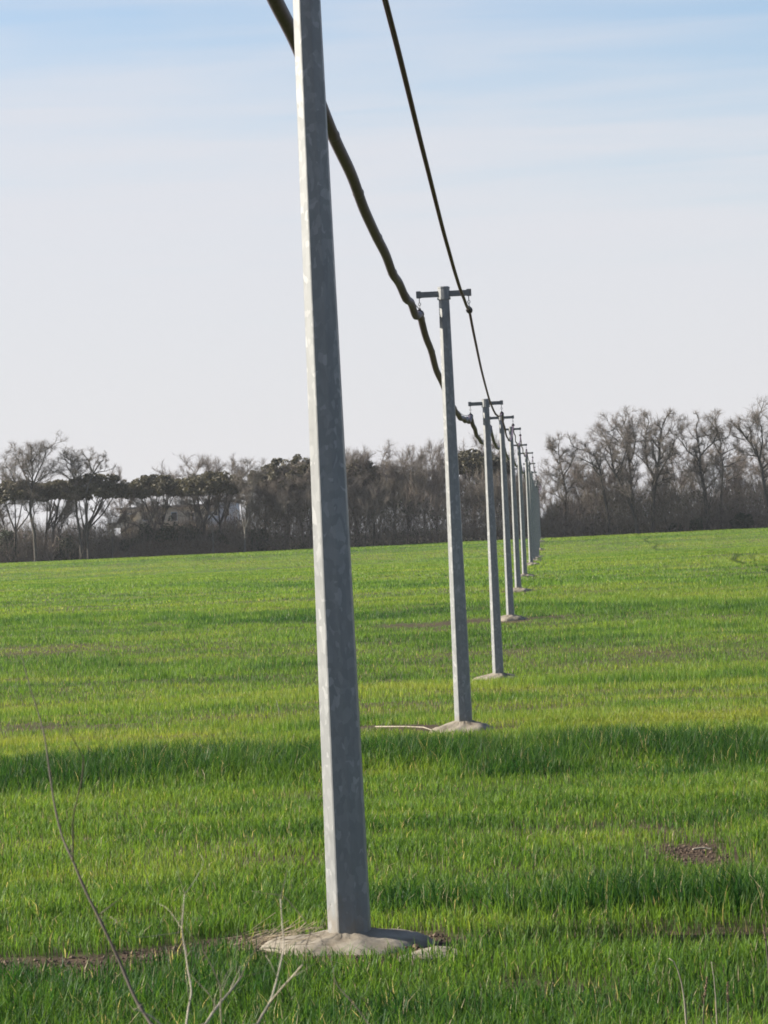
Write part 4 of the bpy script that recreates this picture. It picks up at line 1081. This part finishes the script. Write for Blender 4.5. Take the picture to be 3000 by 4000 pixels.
# ------------------------------------------------------------------ the house behind the trees
D_H = 530
def hx(px): return ray(px, 2050)[0] * D_H
def hz(px, py): return P(px, py, D_H).z
hb = empty('house', (hx(660), D_H, tzf(hx(660), D_H))); HO = Vector(hb.location)
def hbox(name, x0, x1, y0, y1, z0, z1, mat, parent=None):
    mb = MB(); mb.box(Vector(((x0 + x1) / 2, (y0 + y1) / 2, (z0 + z1) / 2)) - HO, (x1 - x0, y1 - y0, z1 - z0)); o = mb.build(name, M[mat], hb)
    if parent is not None: o.parent = parent
    return o
g0 = HO.z - .3; e0 = hz(600, 1975)
wl = hbox('wall', hx(470), hx(812), D_H, D_H + 9, g0, e0 - .5, 'wall')
hbox('wall', hx(815), hx(930), D_H - 1.5, D_H + 8, g0, hz(870, 1962), 'greywall')
rf = hbox('roof', hx(455), hx(806), D_H - .8, D_H + 9.6, e0 - .495, e0 - .10, 'roof')
hbox('chimney', hx(640), hx(655), D_H + 3, D_H + 4, e0 - .098, e0 + .9, 'wall', rf)
hbox('roof', hx(810), hx(934), D_H - 1.9, D_H + 8.4, hz(870, 1962) + .005, hz(870, 1953), 'roof')
hbox('terrace', hx(425), hx(535), D_H - 3.5, D_H - .01, hz(480, 2062), hz(480, 2040), 'wall')
hbox('terrace_post', hx(428), hx(434), D_H - 3.4, D_H - 3.1, g0, hz(480, 2062) - .01, 'wall')
hbox('terrace_post', hx(527), hx(533), D_H - 3.4, D_H - 3.1, g0, hz(480, 2062) - .01, 'wall')
hbox('canopy', hx(478), hx(530), D_H - 2.2, D_H - .01, hz(500, 2012), hz(500, 2006), 'greywall')
for a_, b_, c_, e_ in [(485, 510, 2016, 2040), (560, 585, 2000, 2035), (610, 630, 2000, 2035), (670, 695, 2000, 2035), (735, 760, 2000, 2035)]:
    wn_ = hbox('window', hx(a_), hx(b_), D_H - .06, D_H + .02, hz(a_, e_), hz(a_, c_), 'greywall')
    hbox('pane', hx(a_) + .1, hx(b_) - .1, D_H - .075, D_H - .05, hz(a_, e_) + .1, hz(a_, c_) - .1, 'glass', wn_)
for a_, b_ in [(838, 856), (885, 900)]:
    wn_ = hbox('window', hx(a_), hx(b_), D_H - 1.56, D_H - 1.48, hz(a_, 2015), hz(a_, 1985), 'wall')
    hbox('pane', hx(a_) + .1, hx(b_) - .1, D_H - 1.575, D_H - 1.55, hz(a_, 2015) + .1, hz(a_, 1985) - .1, 'glass', wn_)
tag(hb, 'pale flat-roofed house with a taller grey block, half hidden behind the left pines', 'house')

# ------------------------------------------------------------------ thin winter haze over the field
hm_, ht, hb_ = newmat('haze_air'); ht.nodes.remove(hb_)
pv = N(ht, 'ShaderNodeVolumePrincipled'); pv.inputs['Color'].default_value = (.93, .95, 1.0, 1); pv.inputs['Density'].default_value = .00007; pv.inputs['Anisotropy'].default_value = .2
ht.links.new(pv.outputs[0], ht.nodes['Material Output'].inputs['Volume'])
mb = MB(); mb.box((0, 1950, 10), (8800, 4100, 40)); hz_ = mb.build('haze', hm_); tag(hz_, 'thin pale haze over the field', 'haze', kind='stuff')
sc.cycles.volume_bounces = 0
